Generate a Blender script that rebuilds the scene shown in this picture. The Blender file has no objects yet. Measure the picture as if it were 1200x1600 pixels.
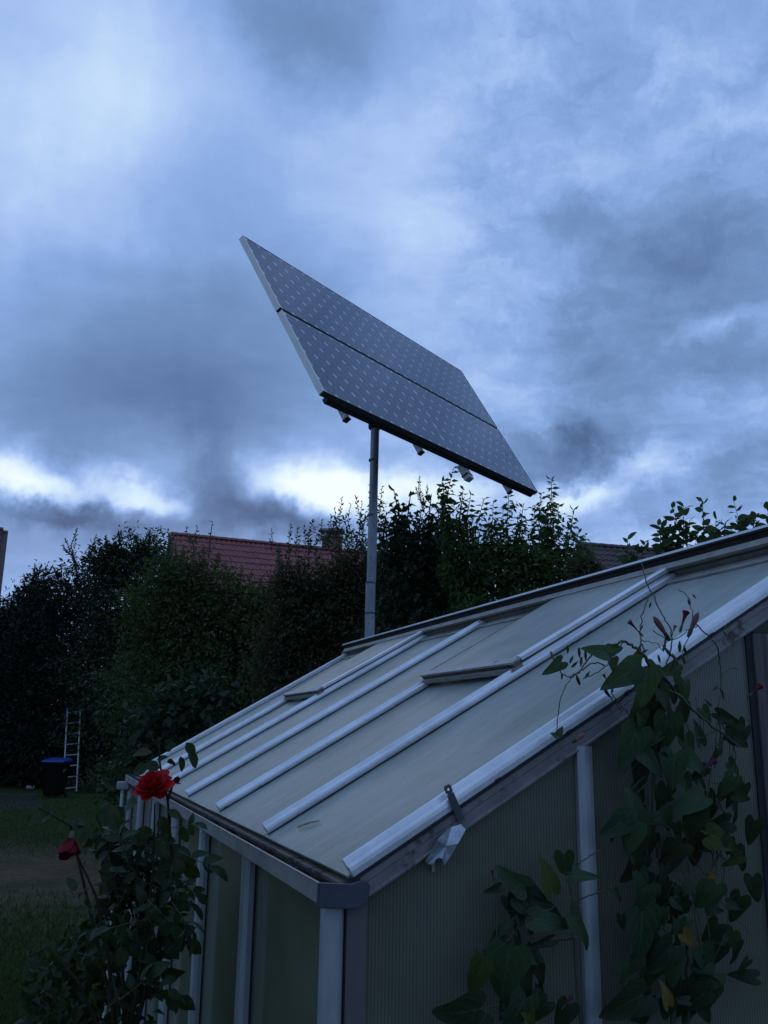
import bpy, bmesh, math, random
import numpy as np
from mathutils import Vector, Matrix

random.seed(7)
rng = np.random.default_rng(7)
sc = bpy.context.scene
COL = sc.collection
R = math.radians

# ------------------------------------------------------------------ camera
CAMZ = 1.85
FPX = 1397.66                     # focal length in pixels of the 1200x1600 photograph
PITCH, ROLL = 0.243445, 0.0161776
cp_, sp_ = math.cos(PITCH), math.sin(PITCH)
cr_, sr_ = math.cos(ROLL), math.sin(ROLL)
F_ = np.array([0, cp_, sp_]); U_ = np.array([0, -sp_, cp_]); X_ = np.array([1.0, 0, 0])
RC = cr_ * X_ + sr_ * U_
UC = -sr_ * X_ + cr_ * U_
cam_d = bpy.data.cameras.new('camera')
cam_o = bpy.data.objects.new('camera', cam_d)
COL.objects.link(cam_o)
cam_o.matrix_world = Matrix(((RC[0], UC[0], -F_[0], 0), (RC[1], UC[1], -F_[1], 0), (RC[2], UC[2], -F_[2], CAMZ), (0, 0, 0, 1)))
cam_d.sensor_fit = 'VERTICAL'; cam_d.sensor_height = 24.0
cam_d.lens = FPX / 1600 * 24.0
cam_d.clip_start = 0.05; cam_d.clip_end = 3000
sc.camera = cam_o

# ------------------------------------------------------------------ view transform
sc.view_settings.view_transform = 'Standard'
sc.view_settings.look = 'None'
sc.view_settings.exposure = 0.0
sc.view_settings.gamma = 1.0
sc.view_settings.use_curve_mapping = False


def ray(px, py):
    a, b = px - 600, py - 800
    a, b = cr_ * a + sr_ * b, -sr_ * a + cr_ * b
    d = np.array([a / FPX, 1.0, -b / FPX])
    return np.array([d[0], d[1] * cp_ - d[2] * sp_, d[1] * sp_ + d[2] * cp_])


CAM = np.array([0, 0, CAMZ])


def at(px, py, Y):
    """the point seen at that pixel, Y metres in front of the photographer"""
    d = ray(px, py)
    return CAM + d * (Y / d[1])


def ground(px, py):
    d = ray(px, py); return CAM + d * (-CAMZ / d[2])


def azel(px, py):
    d = ray(px, py); d = d / np.linalg.norm(d)
    return math.atan2(d[0], d[1]), math.asin(d[2])


# ------------------------------------------------------------------ sky
W = bpy.data.worlds.new('World'); sc.world = W
W.use_nodes = True
wt = W.node_tree
for n_ in list(wt.nodes): wt.nodes.remove(n_)


class NT:
    def __init__(s, t): s.t = t

    def n(s, typ, **kw):
        nd = s.t.nodes.new(typ)
        for k, v in kw.items(): setattr(nd, k, v)
        return nd

    def put(s, nd, i, val):
        if hasattr(val, 'is_output') or hasattr(val, 'node'): s.t.links.new(val, nd.inputs[i])
        else: nd.inputs[i].default_value = val

    def math(s, op, a, b=None, c=None, clamp=False):
        nd = s.n('ShaderNodeMath', operation=op, use_clamp=clamp)
        for i, v in enumerate((a, b, c)):
            if v is not None: s.put(nd, i, v)
        return nd.outputs[0]

    def vmath(s, op, a, b=None, out=0):
        nd = s.n('ShaderNodeVectorMath', operation=op)
        s.put(nd, 0, a)
        if b is not None:
            if op == 'SCALE': s.put(nd, 'Scale', b)
            else: s.put(nd, 1, b)
        return nd.outputs[out]

    def noise(s, vec, scale, detail=6, rough=0.55, dist=0.0, out='Fac'):
        nd = s.n('ShaderNodeTexNoise')
        if vec is not None: s.put(nd, 'Vector', vec)
        nd.inputs['Scale'].default_value = scale; nd.inputs['Detail'].default_value = detail
        nd.inputs['Roughness'].default_value = rough; nd.inputs['Distortion'].default_value = dist
        return nd.outputs[out]

    def ramp(s, fac, stops, interp='LINEAR'):
        nd = s.n('ShaderNodeValToRGB')
        nd.color_ramp.interpolation = interp
        el = nd.color_ramp.elements
        while len(el) < len(stops): el.new(0.5)
        for e, (p, c) in zip(el, stops):
            e.position = p; e.color = (c[0], c[1], c[2], 1) if not isinstance(c, (int, float)) else (c, c, c, 1)
        s.put(nd, 0, fac)
        return nd.outputs[0]

    def mix(s, fac, a, b, blend='MIX'):
        nd = s.n('ShaderNodeMix', data_type='RGBA', blend_type=blend)
        s.put(nd, 0, fac)
        for i, v in ((6, a), (7, b)):
            if isinstance(v, (tuple, list)): nd.inputs[i].default_value = (v[0], v[1], v[2], 1)
            else: s.put(nd, i, v)
        return nd.outputs[2]


SUN_AZ, SUN_EL = azel(330, 790)
w = NT(wt)
tc = w.n('ShaderNodeTexCoord')
d_ = tc.outputs['Generated']
sep = w.n('ShaderNodeSeparateXYZ'); w.put(sep, 0, d_)
az = w.math('ARCTAN2', sep.outputs[0], sep.outputs[1])
el = w.math('ARCSINE', sep.outputs[2])
ae = w.n('ShaderNodeCombineXYZ'); w.put(ae, 0, az); w.put(ae, 1, el)
# slow warp so that cloud edges are torn
wn1 = w.vmath('SCALE', w.vmath('SUBTRACT', w.noise(d_, 5.5, 5, 0.6, out='Color'), (0.5, 0.5, 0.5)), 0.13)
aew = w.vmath('ADD', ae.outputs[0], wn1)
wn2 = w.vmath('SCALE', w.vmath('SUBTRACT', w.noise(d_, 16, 6, 0.62, out='Color'), (0.5, 0.5, 0.5)), 0.085)
aew2 = w.vmath('ADD', aew, wn2)
# px, py, sigma x, sigma y (px), rotation, amplitude, torn?
BLOBS = [
    (60, 170, 190, 230, 0, 0.20, 0),
    (210, 130, 110, 120, 20, 0.05, 0),
    (600, 330, 150, 190, -15, 0.12, 0),
    (700, 200, 150, 120, 0, 0.05, 0),
    (480, 50, 130, 65, 15, -0.18, 1),
    (30, 75, 45, 60, 0, -0.06, 1),
    (200, 520, 210, 130, 0, -0.16, 0),
    (330, 640, 120, 75, 20, -0.10, 1),
    (120, 640, 150, 50, 0, -0.12, 0),
    (470, 540, 120, 100, 0, -0.07, 0),
    (870, 330, 70, 24, -10, -0.05, 1),
    (900, 385, 60, 22, -10, 0.07, 1),
    (1010, 425, 150, 40, -12, -0.13, 1),
    (1140, 370, 110, 70, 0, -0.10, 1),
    (1080, 590, 150, 60, -8, -0.12, 1),
    (885, 702, 70, 26, 0, -0.26, 1),
    (930, 680, 40, 18, 0, -0.14, 1),
    (850, 735, 50, 16, 10, -0.08, 1),
    (1170, 715, 80, 50, 0, -0.10, 1),
    (950, 800, 70, 35, 0, -0.05, 1),
    (850, 525, 60, 25, 0, 0.06, 1),
    (1080, 140, 150, 90, 20, 0.10, 1),
    (150, 740, 240, 50, 0, 0.05, 0),
    (560, 735, 180, 60, 0, 0.06, 0),
    (1000, 790, 200, 40, 0, 0.06, 0),
    (950, 210, 60, 60, 0, 0.05, 1),
    (1150, 505, 70, 14, -8, 0.10, 1),
    (1100, 655, 80, 28, 0, 0.09, 1),
    (1000, 712, 50, 24, 0, 0.20, 1),
    (760, 610, 90, 70, 0, 0.06, 1),
    (25, 752, 74, 24, 0, 0.42, 0),
    (232, 784, 62, 17, 8, 0.34, 0),
    (490, 756, 82, 27, 12, 0.46, 0),
    (620, 790, 80, 26, 0, 0.20, 1),
    (720, 770, 70, 24, 0, 0.20, 1),
    (880, 765, 50, 24, 0, 0.26, 1),
    (1060, 805, 70, 15, 0, 0.20, 1),
    (1020, 850, 60, 20, 0, 0.05, 1),
    (110, 803, 80, 13, 0, -0.34, 1),
    (345, 745, 55, 38, 75, -0.24, 1),
    (120, 725, 60, 26, 20, -0.10, 1),
    (420, 818, 80, 22, 10, -0.32, 1),
    (260, 832, 150, 24, 0, -0.18, 1),
    (90, 840, 120, 25, 0, -0.02, 1),
]
acc = 0.455
for (px, py, sx, sy, rot, amp, torn) in BLOBS:
    a0, e0 = azel(px, py)
    mp = w.n('ShaderNodeMapping', vector_type='TEXTURE')
    w.put(mp, 0, aew2 if torn else aew)
    mp.inputs['Location'].default_value = (a0, e0, 0)
    mp.inputs['Rotation'].default_value = (0, 0, -R(rot))
    mp.inputs['Scale'].default_value = (sx * 1.25 / FPX, sy * 1.25 / FPX, 1)
    q = w.vmath('DOT_PRODUCT', mp.outputs[0], mp.outputs[0], out=1)
    g = w.math('EXPONENT', w.math('MULTIPLY', q, -0.9))
    acc = w.math('MULTIPLY_ADD', g, amp, acc)
# cloud texture: projected on the cloud deck so it shrinks towards the horizon
den = w.math('ADD', w.math('MAXIMUM', sep.outputs[2], 0.0), 0.16)
cx = w.math('DIVIDE', sep.outputs[0], den); cy = w.math('DIVIDE', sep.outputs[1], den)
deck = w.n('ShaderNodeCombineXYZ'); w.put(deck, 0, cx); w.put(deck, 1, cy)
dk = w.vmath('MULTIPLY', deck.outputs[0], (1.0, 1.25, 1.0))
n1 = w.noise(dk, 1.6, 9, 0.56, 0.3)
n2 = w.noise(dk, 5.0, 8, 0.6, 0.5)
tex = w.math('ADD', w.math('MULTIPLY', w.math('SUBTRACT', n1, 0.5), 0.34), w.math('MULTIPLY', w.math('SUBTRACT', n2, 0.5), 0.17))
# the side away from the bright west holds the more broken cloud
# rain curtains: soft streaks hanging under the western cloud
stv = w.vmath('MULTIPLY', aew, (6.0, 0.9, 1.0))
stk = w.math('MULTIPLY', w.math('SUBTRACT', w.noise(stv, 1.6, 5, 0.6), 0.5), 0.11)
brk = w.n('ShaderNodeMapRange'); w.put(brk, 0, az); brk.inputs[1].default_value = -0.25; brk.inputs[2].default_value = 0.2
brk.inputs[3].default_value = 0.6; brk.inputs[4].default_value = 1.3
wst = w.n('ShaderNodeMapRange'); w.put(wst, 0, az); wst.inputs[1].default_value = -0.02; wst.inputs[2].default_value = 0.12
wst.inputs[3].default_value = 1.0; wst.inputs[4].default_value = 0.0
n3 = w.noise(w.vmath('MULTIPLY', aew2, (1.0, 2.1, 1.0)), 7.0, 7, 0.6, 0.4)
fine = w.math('MULTIPLY', w.math('MULTIPLY', w.math('SUBTRACT', n3, 0.5), 0.36), w.math('SUBTRACT', 1.12, wst.outputs[0]))
acc = w.math('ADD', acc, fine)
acc = w.math('MULTIPLY_ADD', stk, wst.outputs[0], acc)
val = w.math('MULTIPLY_ADD', tex, brk.outputs[0], acc)
val = w.math('MULTIPLY_ADD', val, 1.20, -0.082)
ccol = w.ramp(val, [(0.0, (0.075, 0.135, 0.285)), (0.20, (0.120, 0.212, 0.425)), (0.36, (0.172, 0.295, 0.560)),
                    (0.50, (0.262, 0.420, 0.780)), (0.62, (0.395, 0.560, 0.910)), (0.80, (0.640, 0.820, 1.000)), (1.0, (0.92, 1.02, 1.05))])
skyt = w.n('ShaderNodeTexSky', sky_type='NISHITA')
skyt.sun_disc = False; skyt.sun_elevation = R(2.0); skyt.sun_rotation = SUN_AZ
bg1 = w.n('ShaderNodeBackground'); w.put(bg1, 0, skyt.outputs[0]); bg1.inputs[1].default_value = 0.05
bg2 = w.n('ShaderNodeBackground'); w.put(bg2, 0, ccol); bg2.inputs[1].default_value = 1.06
mixs = w.n('ShaderNodeMixShader'); mixs.inputs[0].default_value = 0.93
wt.links.new(bg1.outputs[0], mixs.inputs[1]); wt.links.new(bg2.outputs[0], mixs.inputs[2])
wo = w.n('ShaderNodeOutputWorld'); wt.links.new(mixs.outputs[0], wo.inputs[0])
W.cycles.sampling_method = 'MANUAL'; W.cycles.sample_map_resolution = 512

# the sun, low behind the cloud bank
sd = bpy.data.lights.new('sun', 'SUN'); sd.energy = 0.12; sd.angle = R(25); sd.color = (1.0, 0.93, 0.85)
so = bpy.data.objects.new('sun', sd); COL.objects.link(so)
sv = Vector((math.sin(SUN_AZ) * math.cos(SUN_EL), math.cos(SUN_AZ) * math.cos(SUN_EL), math.sin(SUN_EL)))
so.rotation_euler = (-sv).to_track_quat('-Z', 'Y').to_euler()
so.location = (0, 0, 30)


# ------------------------------------------------------------------ materials
def material(name):
    m = bpy.data.materials.new(name); m.use_nodes = True
    t = m.node_tree
    for n_ in list(t.nodes): t.nodes.remove(n_)
    return m, NT(t)


def finish(nt, shader):
    o = nt.n('ShaderNodeOutputMaterial'); nt.t.links.new(shader, o.inputs[0])


def principled(nt, base, rough=0.6, metal=0.0, bump=None, bstr=0.2, bdist=0.01, coat=0.0, spec=0.5, coat_rough=0.03):
    p = nt.n('ShaderNodeBsdfPrincipled')
    if isinstance(base, (tuple, list)): p.inputs['Base Color'].default_value = (*base, 1)
    else: nt.put(p, 'Base Color', base)
    nt.put(p, 'Roughness', rough); nt.put(p, 'Metallic', metal)
    p.inputs['Coat Weight'].default_value = coat; p.inputs['Coat Roughness'].default_value = coat_rough
    p.inputs['Specular IOR Level'].default_value = spec
    if bump is not None:
        b = nt.n('ShaderNodeBump'); b.inputs['Strength'].default_value = bstr; b.inputs['Distance'].default_value = bdist
        nt.put(b, 'Height', bump); nt.t.links.new(b.outputs[0], p.inputs['Normal'])
    return p.outputs[0]


def objco(nt): return nt.n('ShaderNodeTexCoord').outputs['Object']


def geoco(nt): return nt.n('ShaderNodeNewGeometry').outputs['Position']


def mottled(name, c1, c2, scale, rough=0.7, metal=0.0, bstr=0.2, bdist=0.004, detail=8, stretch=(1, 1, 1), spots=None, spec=0.5, rvar=0.0, world=False):
    m, nt = material(name)
    co = geoco(nt) if world else objco(nt)
    v = nt.vmath('MULTIPLY', co, stretch)
    a = nt.noise(v, scale, detail, 0.62)
    b = nt.noise(v, scale * 4.3, 6, 0.65)
    f = nt.math('ADD', nt.math('MULTIPLY', a, 0.65), nt.math('MULTIPLY', b, 0.35))
    col = nt.ramp(f, [(0.34, c1), (0.66, c2)])
    if spots:
        s_ = nt.noise(v, spots[1], 5, 0.6)
        col = nt.mix(nt.ramp(s_, [(spots[2], 0.0), (spots[2] + 0.07, 1.0)]), col, spots[0])
    r = rough if not rvar else nt.math('MULTIPLY_ADD', b, rvar, rough - rvar * 0.5)
    finish(nt, principled(nt, col, r, metal, f, bstr, bdist, spec=spec))
    return m


def leaf_material(name, c1, c2, c3=None, trans=0.3, rough=0.6, spec=0.2, f3=0.12, scale=1.3, gain=1.0, veins=False):
    if gain != 1: c1, c2, c3 = [tuple(q * gain for q in c) if c else None for c in (c1, c2, c3)]
    m, nt = material(name)
    g = nt.n('ShaderNodeNewGeometry')
    oi = nt.n('ShaderNodeObjectInfo')
    rnd = nt.math('FRACT', nt.math('ADD', g.outputs['Random Per Island'], oi.outputs['Random']))
    big = nt.noise(g.outputs['Position'], scale, 3, 0.5)
    f = nt.math('ADD', nt.math('MULTIPLY', rnd, 0.55), nt.math('MULTIPLY', big, 0.45))
    col = nt.ramp(f, [(0.2, c1), (0.75, c2)])
    if c3:
        r2 = nt.math('FRACT', nt.math('MULTIPLY', rnd, 13.37))
        col = nt.mix(nt.ramp(r2, [(1 - f3 - 0.02, 0.0), (1 - f3, 1.0)]), col, c3)
    vein = nt.noise(g.outputs['Position'], 90, 3, 0.6)
    col = nt.mix(nt.math('MULTIPLY', vein, 0.35), col, (c1[0] * 0.6, c1[1] * 0.6, c1[2] * 0.6))
    if veins:
        uv = nt.n('ShaderNodeUVMap'); uv.uv_map = 'UVMap'
        sx = nt.n('ShaderNodeSeparateXYZ'); nt.put(sx, 0, uv.outputs[0])
        ab = nt.math('ABSOLUTE', nt.math('SUBTRACT', sx.outputs[1], 0.5))
        lat = nt.math('ABSOLUTE', nt.math('SUBTRACT', nt.math('FRACT', nt.math('MULTIPLY', nt.math('SUBTRACT', sx.outputs[0], nt.math('MULTIPLY', ab, 0.9)), 5.0)), 0.5))
        vn = nt.math('MAXIMUM', nt.ramp(ab, [(0.012, 1.0), (0.035, 0.0)]), nt.math('MULTIPLY', nt.ramp(lat, [(0.03, 1.0), (0.09, 0.0)]), 0.7))
        vn = nt.math('MULTIPLY', vn, nt.ramp(sx.outputs[0], [(0.0, 0.0), (0.02, 1.0)]))
        col = nt.mix(nt.math('MULTIPLY', vn, 0.5), col, (c2[0] * 1.7 + 0.01, c2[1] * 1.5 + 0.01, c2[2] * 1.6 + 0.01))
        vein = nt.math('SUBTRACT', vein, nt.math('MULTIPLY', vn, 0.8))
    p = principled(nt, col, rough, 0, vein, 0.15 if not veins else 0.4, 0.002, spec=spec)
    tr = nt.n('ShaderNodeBsdfTranslucent'); nt.put(tr, 0, nt.mix(0.5 if 'leaf' in name or 'grass' in name or 'needle' in name else 0.0, col, (0.10, 0.16, 0.02)))
    mx = nt.n('ShaderNodeMixShader'); mx.inputs[0].default_value = trans
    nt.t.links.new(p, mx.inputs[1]); nt.t.links.new(tr.outputs[0], mx.inputs[2])
    finish(nt, mx.outputs[0])
    return m


M = {}
M['alu'] = mottled('weathered_aluminium', (0.60, 0.61, 0.62), (0.84, 0.85, 0.86), 7, 0.40, 0.55, 0.10, 0.002, stretch=(1, 1, 1), rvar=0.25)
M['alu_dull'] = mottled('dull_aluminium', (0.26, 0.25, 0.245), (0.44, 0.43, 0.425), 14, 0.55, 0.35, 0.15, 0.002, spots=((0.12, 0.10, 0.085), 26, 0.60), rvar=0.2)
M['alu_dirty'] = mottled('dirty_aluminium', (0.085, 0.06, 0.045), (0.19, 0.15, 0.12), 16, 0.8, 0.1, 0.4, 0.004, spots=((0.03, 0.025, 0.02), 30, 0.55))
M['beige'] = mottled('stained_flashing', (0.20, 0.185, 0.15), (0.36, 0.34, 0.30), 9, 0.6, 0.15, 0.15, 0.002, spots=((0.15, 0.10, 0.06), 11, 0.62))
M['rubber'] = mottled('black_rubber', (0.008, 0.008, 0.009), (0.02, 0.02, 0.022), 30, 0.75)
M['cap_plastic'] = mottled('grey_blue_plastic', (0.035, 0.042, 0.055), (0.06, 0.07, 0.088), 20, 0.5)
M['galv'] = mottled('galvanised_sheet', (0.30, 0.33, 0.38), (0.62, 0.66, 0.72), 40, 0.4, 0.7, 0.3, 0.004, rvar=0.3)
M['dark_steel'] = mottled('dark_steel', (0.05, 0.05, 0.055), (0.11, 0.11, 0.12), 40, 0.5, 0.5, 0.2, 0.002)
M['pole'] = mottled('galvanised_pole', (0.17, 0.19, 0.21), (0.34, 0.36, 0.38), 9, 0.55, 0.35, 0.2, 0.002, spots=((0.14, 0.13, 0.12), 18, 0.62), rvar=0.2, stretch=(1, 1, 0.5))
M['white_metal'] = mottled('off_white_metal', (0.42, 0.41, 0.39), (0.60, 0.59, 0.57), 12, 0.5, 0.1)
M['black_metal'] = mottled('black_backing', (0.012, 0.012, 0.013), (0.03, 0.03, 0.032), 20, 0.6)
M['wood'] = mottled('weathered_wood', (0.085, 0.055, 0.04), (0.20, 0.15, 0.12), 10, 0.8, 0, 0.5, 0.004, stretch=(6, 6, 0.6))
M['jamb'] = mottled('weathered_jamb', (0.07, 0.055, 0.055), (0.15, 0.125, 0.12), 10, 0.8, 0, 0.5, 0.004, stretch=(6, 6, 0.6))
M['brown_metal'] = mottled('brownish_frame_metal', (0.10, 0.085, 0.085), (0.16, 0.14, 0.14), 6, 0.6, 0.2, stretch=(1, 1, 0.3))
M['straw'] = mottled('dry_straw', (0.30, 0.25, 0.15), (0.45, 0.38, 0.25), 30, 0.8)
M['barge'] = mottled('weathered_barge_board', (0.13, 0.115, 0.11), (0.25, 0.23, 0.225), 12, 0.65, 0.15, 0.25, 0.003, spots=((0.07, 0.055, 0.045), 20, 0.60), stretch=(1, 1, 1))
M['ridge_web'] = mottled('dark_stained_ridge', (0.020, 0.015, 0.012), (0.055, 0.042, 0.034), 14, 0.8, 0, 0.3, 0.003)
M['alu_post'] = mottled('dulled_aluminium_post', (0.30, 0.31, 0.315), (0.46, 0.47, 0.475), 9, 0.45, 0.45, 0.10, 0.002, rvar=0.2, stretch=(1, 1, 0.4))
M['gutter'] = mottled('weathered_gutter', (0.20, 0.19, 0.165), (0.34, 0.32, 0.285), 10, 0.55, 0.3, 0.15, 0.002, spots=((0.11, 0.095, 0.08), 22, 0.62), rvar=0.2)
M['bark'] = mottled('bark', (0.035, 0.025, 0.018), (0.10, 0.075, 0.055), 14, 0.9, 0, 0.8, 0.01, stretch=(3, 3, 0.8))
M['twig'] = mottled('twig', (0.035, 0.028, 0.018), (0.085, 0.065, 0.04), 20, 0.8)
M['stem_green'] = mottled('green_stem', (0.035, 0.045, 0.02), (0.08, 0.09, 0.04), 30, 0.6)
M['stem_red'] = mottled('reddish_stem', (0.020, 0.018, 0.010), (0.040, 0.034, 0.018), 30, 0.8, spec=0.08)
M['soil'] = mottled('soil', (0.02, 0.014, 0.01), (0.06, 0.042, 0.03), 6, 0.95, 0, 0.8, 0.03)
M['tile_red'] = mottled('red_roof_tile', (0.17, 0.045, 0.042), (0.30, 0.090, 0.080), 3.0, 0.6, 0, 0.2, 0.004, spots=((0.10, 0.05, 0.045), 7, 0.62), world=True)
M['tile_brown'] = mottled('brown_roof_tile', (0.055, 0.036, 0.032), (0.12, 0.08, 0.072), 4.0, 0.75, 0, 0.2, 0.004, world=True)
M['render'] = mottled('wall_render', (0.22, 0.19, 0.16), (0.34, 0.31, 0.27), 2.5, 0.9, 0, 0.3, 0.01)
M['brick'] = mottled('chimney_brick', (0.10, 0.055, 0.04), (0.20, 0.12, 0.09), 6, 0.9, 0, 0.4, 0.01)
M['concrete'] = mottled('concrete', (0.16, 0.155, 0.15), (0.30, 0.29, 0.28), 5, 0.85, 0, 0.3, 0.01)
M['paving'] = mottled('garden_paving', (0.030, 0.029, 0.028), (0.055, 0.053, 0.050), 3, 0.95, 0, 0.4, 0.01, spec=0.1)
M['blue_plastic'] = mottled('blue_plastic', (0.008, 0.035, 0.20), (0.014, 0.055, 0.28), 8, 0.4)
M['bin_plastic'] = mottled('black_plastic', (0.003, 0.003, 0.003), (0.006, 0.006, 0.006), 8, 0.8, spec=0.08)
M['ladder'] = mottled('ladder_aluminium', (0.24, 0.24, 0.245), (0.38, 0.38, 0.385), 10, 0.45, 0.5)
M['white_stone'] = mottled('pale_stone', (0.30, 0.28, 0.25), (0.46, 0.44, 0.40), 12, 0.8)
M['terracotta'] = mottled('terracotta', (0.10, 0.045, 0.03), (0.19, 0.09, 0.06), 10, 0.8)


def ground_mat():
    m, nt = material('lawn')
    co = geoco(nt)
    a = nt.noise(co, 0.8, 6, 0.6); b = nt.noise(co, 9, 6, 0.7)
    c = nt.ramp(b, [(0.3, (0.020, 0.034, 0.012)), (0.7, (0.048, 0.068, 0.026))])
    sx = nt.n('ShaderNodeSeparateXYZ'); nt.put(sx, 0, co)
    # bare, trodden strip across the lawn
    band = nt.math('MULTIPLY', nt.math('SUBTRACT', sx.outputs[1], 12.6), 0.36)
    band = nt.math('EXPONENT', nt.math('MULTIPLY', nt.math('MULTIPLY', band, band), -1.0))
    f = nt.math('MULTIPLY', band, nt.ramp(a, [(0.30, 0.25), (0.55, 1.0)]))
    c = nt.mix(f, c, nt.ramp(b, [(0.3, (0.085, 0.058, 0.036)), (0.7, (0.165, 0.120, 0.078))]))
    finish(nt, principled(nt, c, 1.0, 0, b, 0.7, 0.03, spec=0.03))
    return m


M['lawn'] = ground_mat()


def roof_pane_mat():
    m, nt = material('weathered_roof_pane')
    co = objco(nt)
    v = nt.vmath('MULTIPLY', co, (1, 1, 1))
    a = nt.noise(v, 3.2, 8, 0.6, 0.4); b = nt.noise(v, 42, 5, 0.7); d = nt.noise(nt.vmath('MULTIPLY', co, (2.2, 9, 2.2)), 3, 6, 0.6)
    f = nt.math('ADD', nt.math('MULTIPLY', a, 0.5), nt.math('ADD', nt.math('MULTIPLY', b, 0.22), nt.math('MULTIPLY', d, 0.28)))
    col = nt.ramp(f, [(0.34, (0.27, 0.305, 0.25)), (0.5, (0.41, 0.45, 0.40)), (0.66, (0.54, 0.58, 0.53))])
    sxyz = nt.n('ShaderNodeSeparateXYZ'); nt.put(sxyz, 0, co)
    fb = nt.math('ABSOLUTE', nt.math('SUBTRACT', nt.math('FRACT', nt.math('DIVIDE', nt.math('ADD', sxyz.outputs[1], 0.312), 0.6)), 0.5))
    edge = nt.ramp(fb, [(0.02, 1.0), (0.16, 0.0)])     # grime gathers beside the bars
    eave = nt.ramp(sxyz.outputs[0], [(0.0, 1.0), (0.16, 0.0)])
    dirt = nt.math('MULTIPLY', nt.math('MAXIMUM', edge, eave), nt.ramp(nt.noise(nt.vmath('MULTIPLY', co, (3, 14, 3)), 2.2, 7, 0.65), [(0.32, 0.1), (0.62, 1.0)]))
    col = nt.mix(nt.math('MULTIPLY', dirt, 0.34), col, (0.16, 0.17, 0.105))
    run = nt.ramp(nt.noise(nt.vmath('MULTIPLY', co, (0.7, 22, 0.7)), 2.0, 5, 0.6), [(0.56, 0.0), (0.70, 1.0)])
    col = nt.mix(nt.math('MULTIPLY', run, 0.22), col, (0.20, 0.21, 0.16))
    spec = nt.ramp(nt.noise(v, 120, 2, 0.5), [(0.70, 0.0), (0.76, 1.0)])
    col = nt.mix(nt.math('MULTIPLY', spec, 0.5), col, (0.07, 0.07, 0.05))
    p = principled(nt, col, nt.math('MULTIPLY_ADD', b, 0.25, 0.30), 0, b, 0.12, 0.002, spec=0.5)
    tr = nt.n('ShaderNodeBsdfTranslucent'); nt.put(tr, 0, nt.mix(0.5, col, (0.50, 0.60, 0.54)))
    mx = nt.n('ShaderNodeMixShader'); mx.inputs[0].default_value = 0.34
    nt.t.links.new(p, mx.inputs[1]); nt.t.links.new(tr.outputs[0], mx.inputs[2])
    finish(nt, mx.outputs[0])
    return m


M['roof_pane'] = roof_pane_mat()


def frosted_mat(name, ribs=None, clear=0.30, tint=(0.60, 0.66, 0.58), rough=0.10, dif1=(0.28, 0.29, 0.185), dif2=(0.42, 0.43, 0.29)):
    """frosted glazing: part see-through, part scattering, glossy skin"""
    m, nt = material(name)
    co = objco(nt)
    a = nt.noise(co, 4, 7, 0.6); b = nt.noise(co, 60, 4, 0.6)
    col = nt.ramp(a, [(0.3, dif1), (0.7, dif2)])
    hgt = b
    if ribs:
        wv = nt.n('ShaderNodeTexWave', wave_type='BANDS', bands_direction='X', wave_profile='SIN')
        nt.put(wv, 'Vector', co); wv.inputs['Scale'].default_value = ribs; wv.inputs['Distortion'].default_value = 0.0
        hgt = wv.outputs[0]
        col = nt.mix(nt.ramp(hgt, [(0.05, 0.7), (0.45, 0.0)]), col, (0.12, 0.125, 0.115))
    df = nt.n('ShaderNodeBsdfDiffuse'); nt.put(df, 0, col)
    tl = nt.n('ShaderNodeBsdfTranslucent'); nt.put(tl, 0, nt.mix(0.4, col, (0.55, 0.66, 0.55)))
    m1 = nt.n('ShaderNodeMixShader'); m1.inputs[0].default_value = 0.5
    nt.t.links.new(df.outputs[0], m1.inputs[1]); nt.t.links.new(tl.outputs[0], m1.inputs[2])
    tp = nt.n('ShaderNodeBsdfTransparent'); tp.inputs[0].default_value = (*tint, 1)
    m2 = nt.n('ShaderNodeMixShader'); m2.inputs[0].default_value = clear
    nt.t.links.new(m1.outputs[0], m2.inputs[1]); nt.t.links.new(tp.outputs[0], m2.inputs[2])
    gl = nt.n('ShaderNodeBsdfGlossy'); gl.inputs['Roughness'].default_value = rough
    bm_ = nt.n('ShaderNodeBump'); bm_.inputs['Strength'].default_value = 0.3 if ribs else 0.03; bm_.inputs['Distance'].default_value = 0.002
    nt.put(bm_, 'Height', hgt); nt.t.links.new(bm_.outputs[0], gl.inputs['Normal']); nt.t.links.new(bm_.outputs[0], df.inputs['Normal'])
    fr = nt.n('ShaderNodeFresnel'); fr.inputs[0].default_value = 1.45
    m3 = nt.n('ShaderNodeMixShader'); nt.t.links.new(fr.outputs[0], m3.inputs[0])
    nt.t.links.new(m2.outputs[0], m3.inputs[1]); nt.t.links.new(gl.outputs[0], m3.inputs[2])
    finish(nt, m3.outputs[0])
    return m


M['side_pane'] = frosted_mat('frosted_side_pane', None, 0.34)
M['gable_pane'] = frosted_mat('twin_wall_pane', 52.0, 0.34, rough=0.22, dif1=(0.29, 0.275, 0.21), dif2=(0.46, 0.43, 0.33))
M['gable_plain'] = frosted_mat('milky_door_pane', None, 0.22, rough=0.25)


def pv_cell():
    m, nt = material('pv_cell')
    oi = nt.n('ShaderNodeObjectInfo')
    col = nt.ramp(oi.outputs['Random'], [(0.0, (0.009, 0.026, 0.074)), (1.0, (0.016, 0.038, 0.096))])
    finish(nt, principled(nt, col, 0.40, 0.0, coat=0.62, coat_rough=0.05, spec=0.3))
    return m


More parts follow.
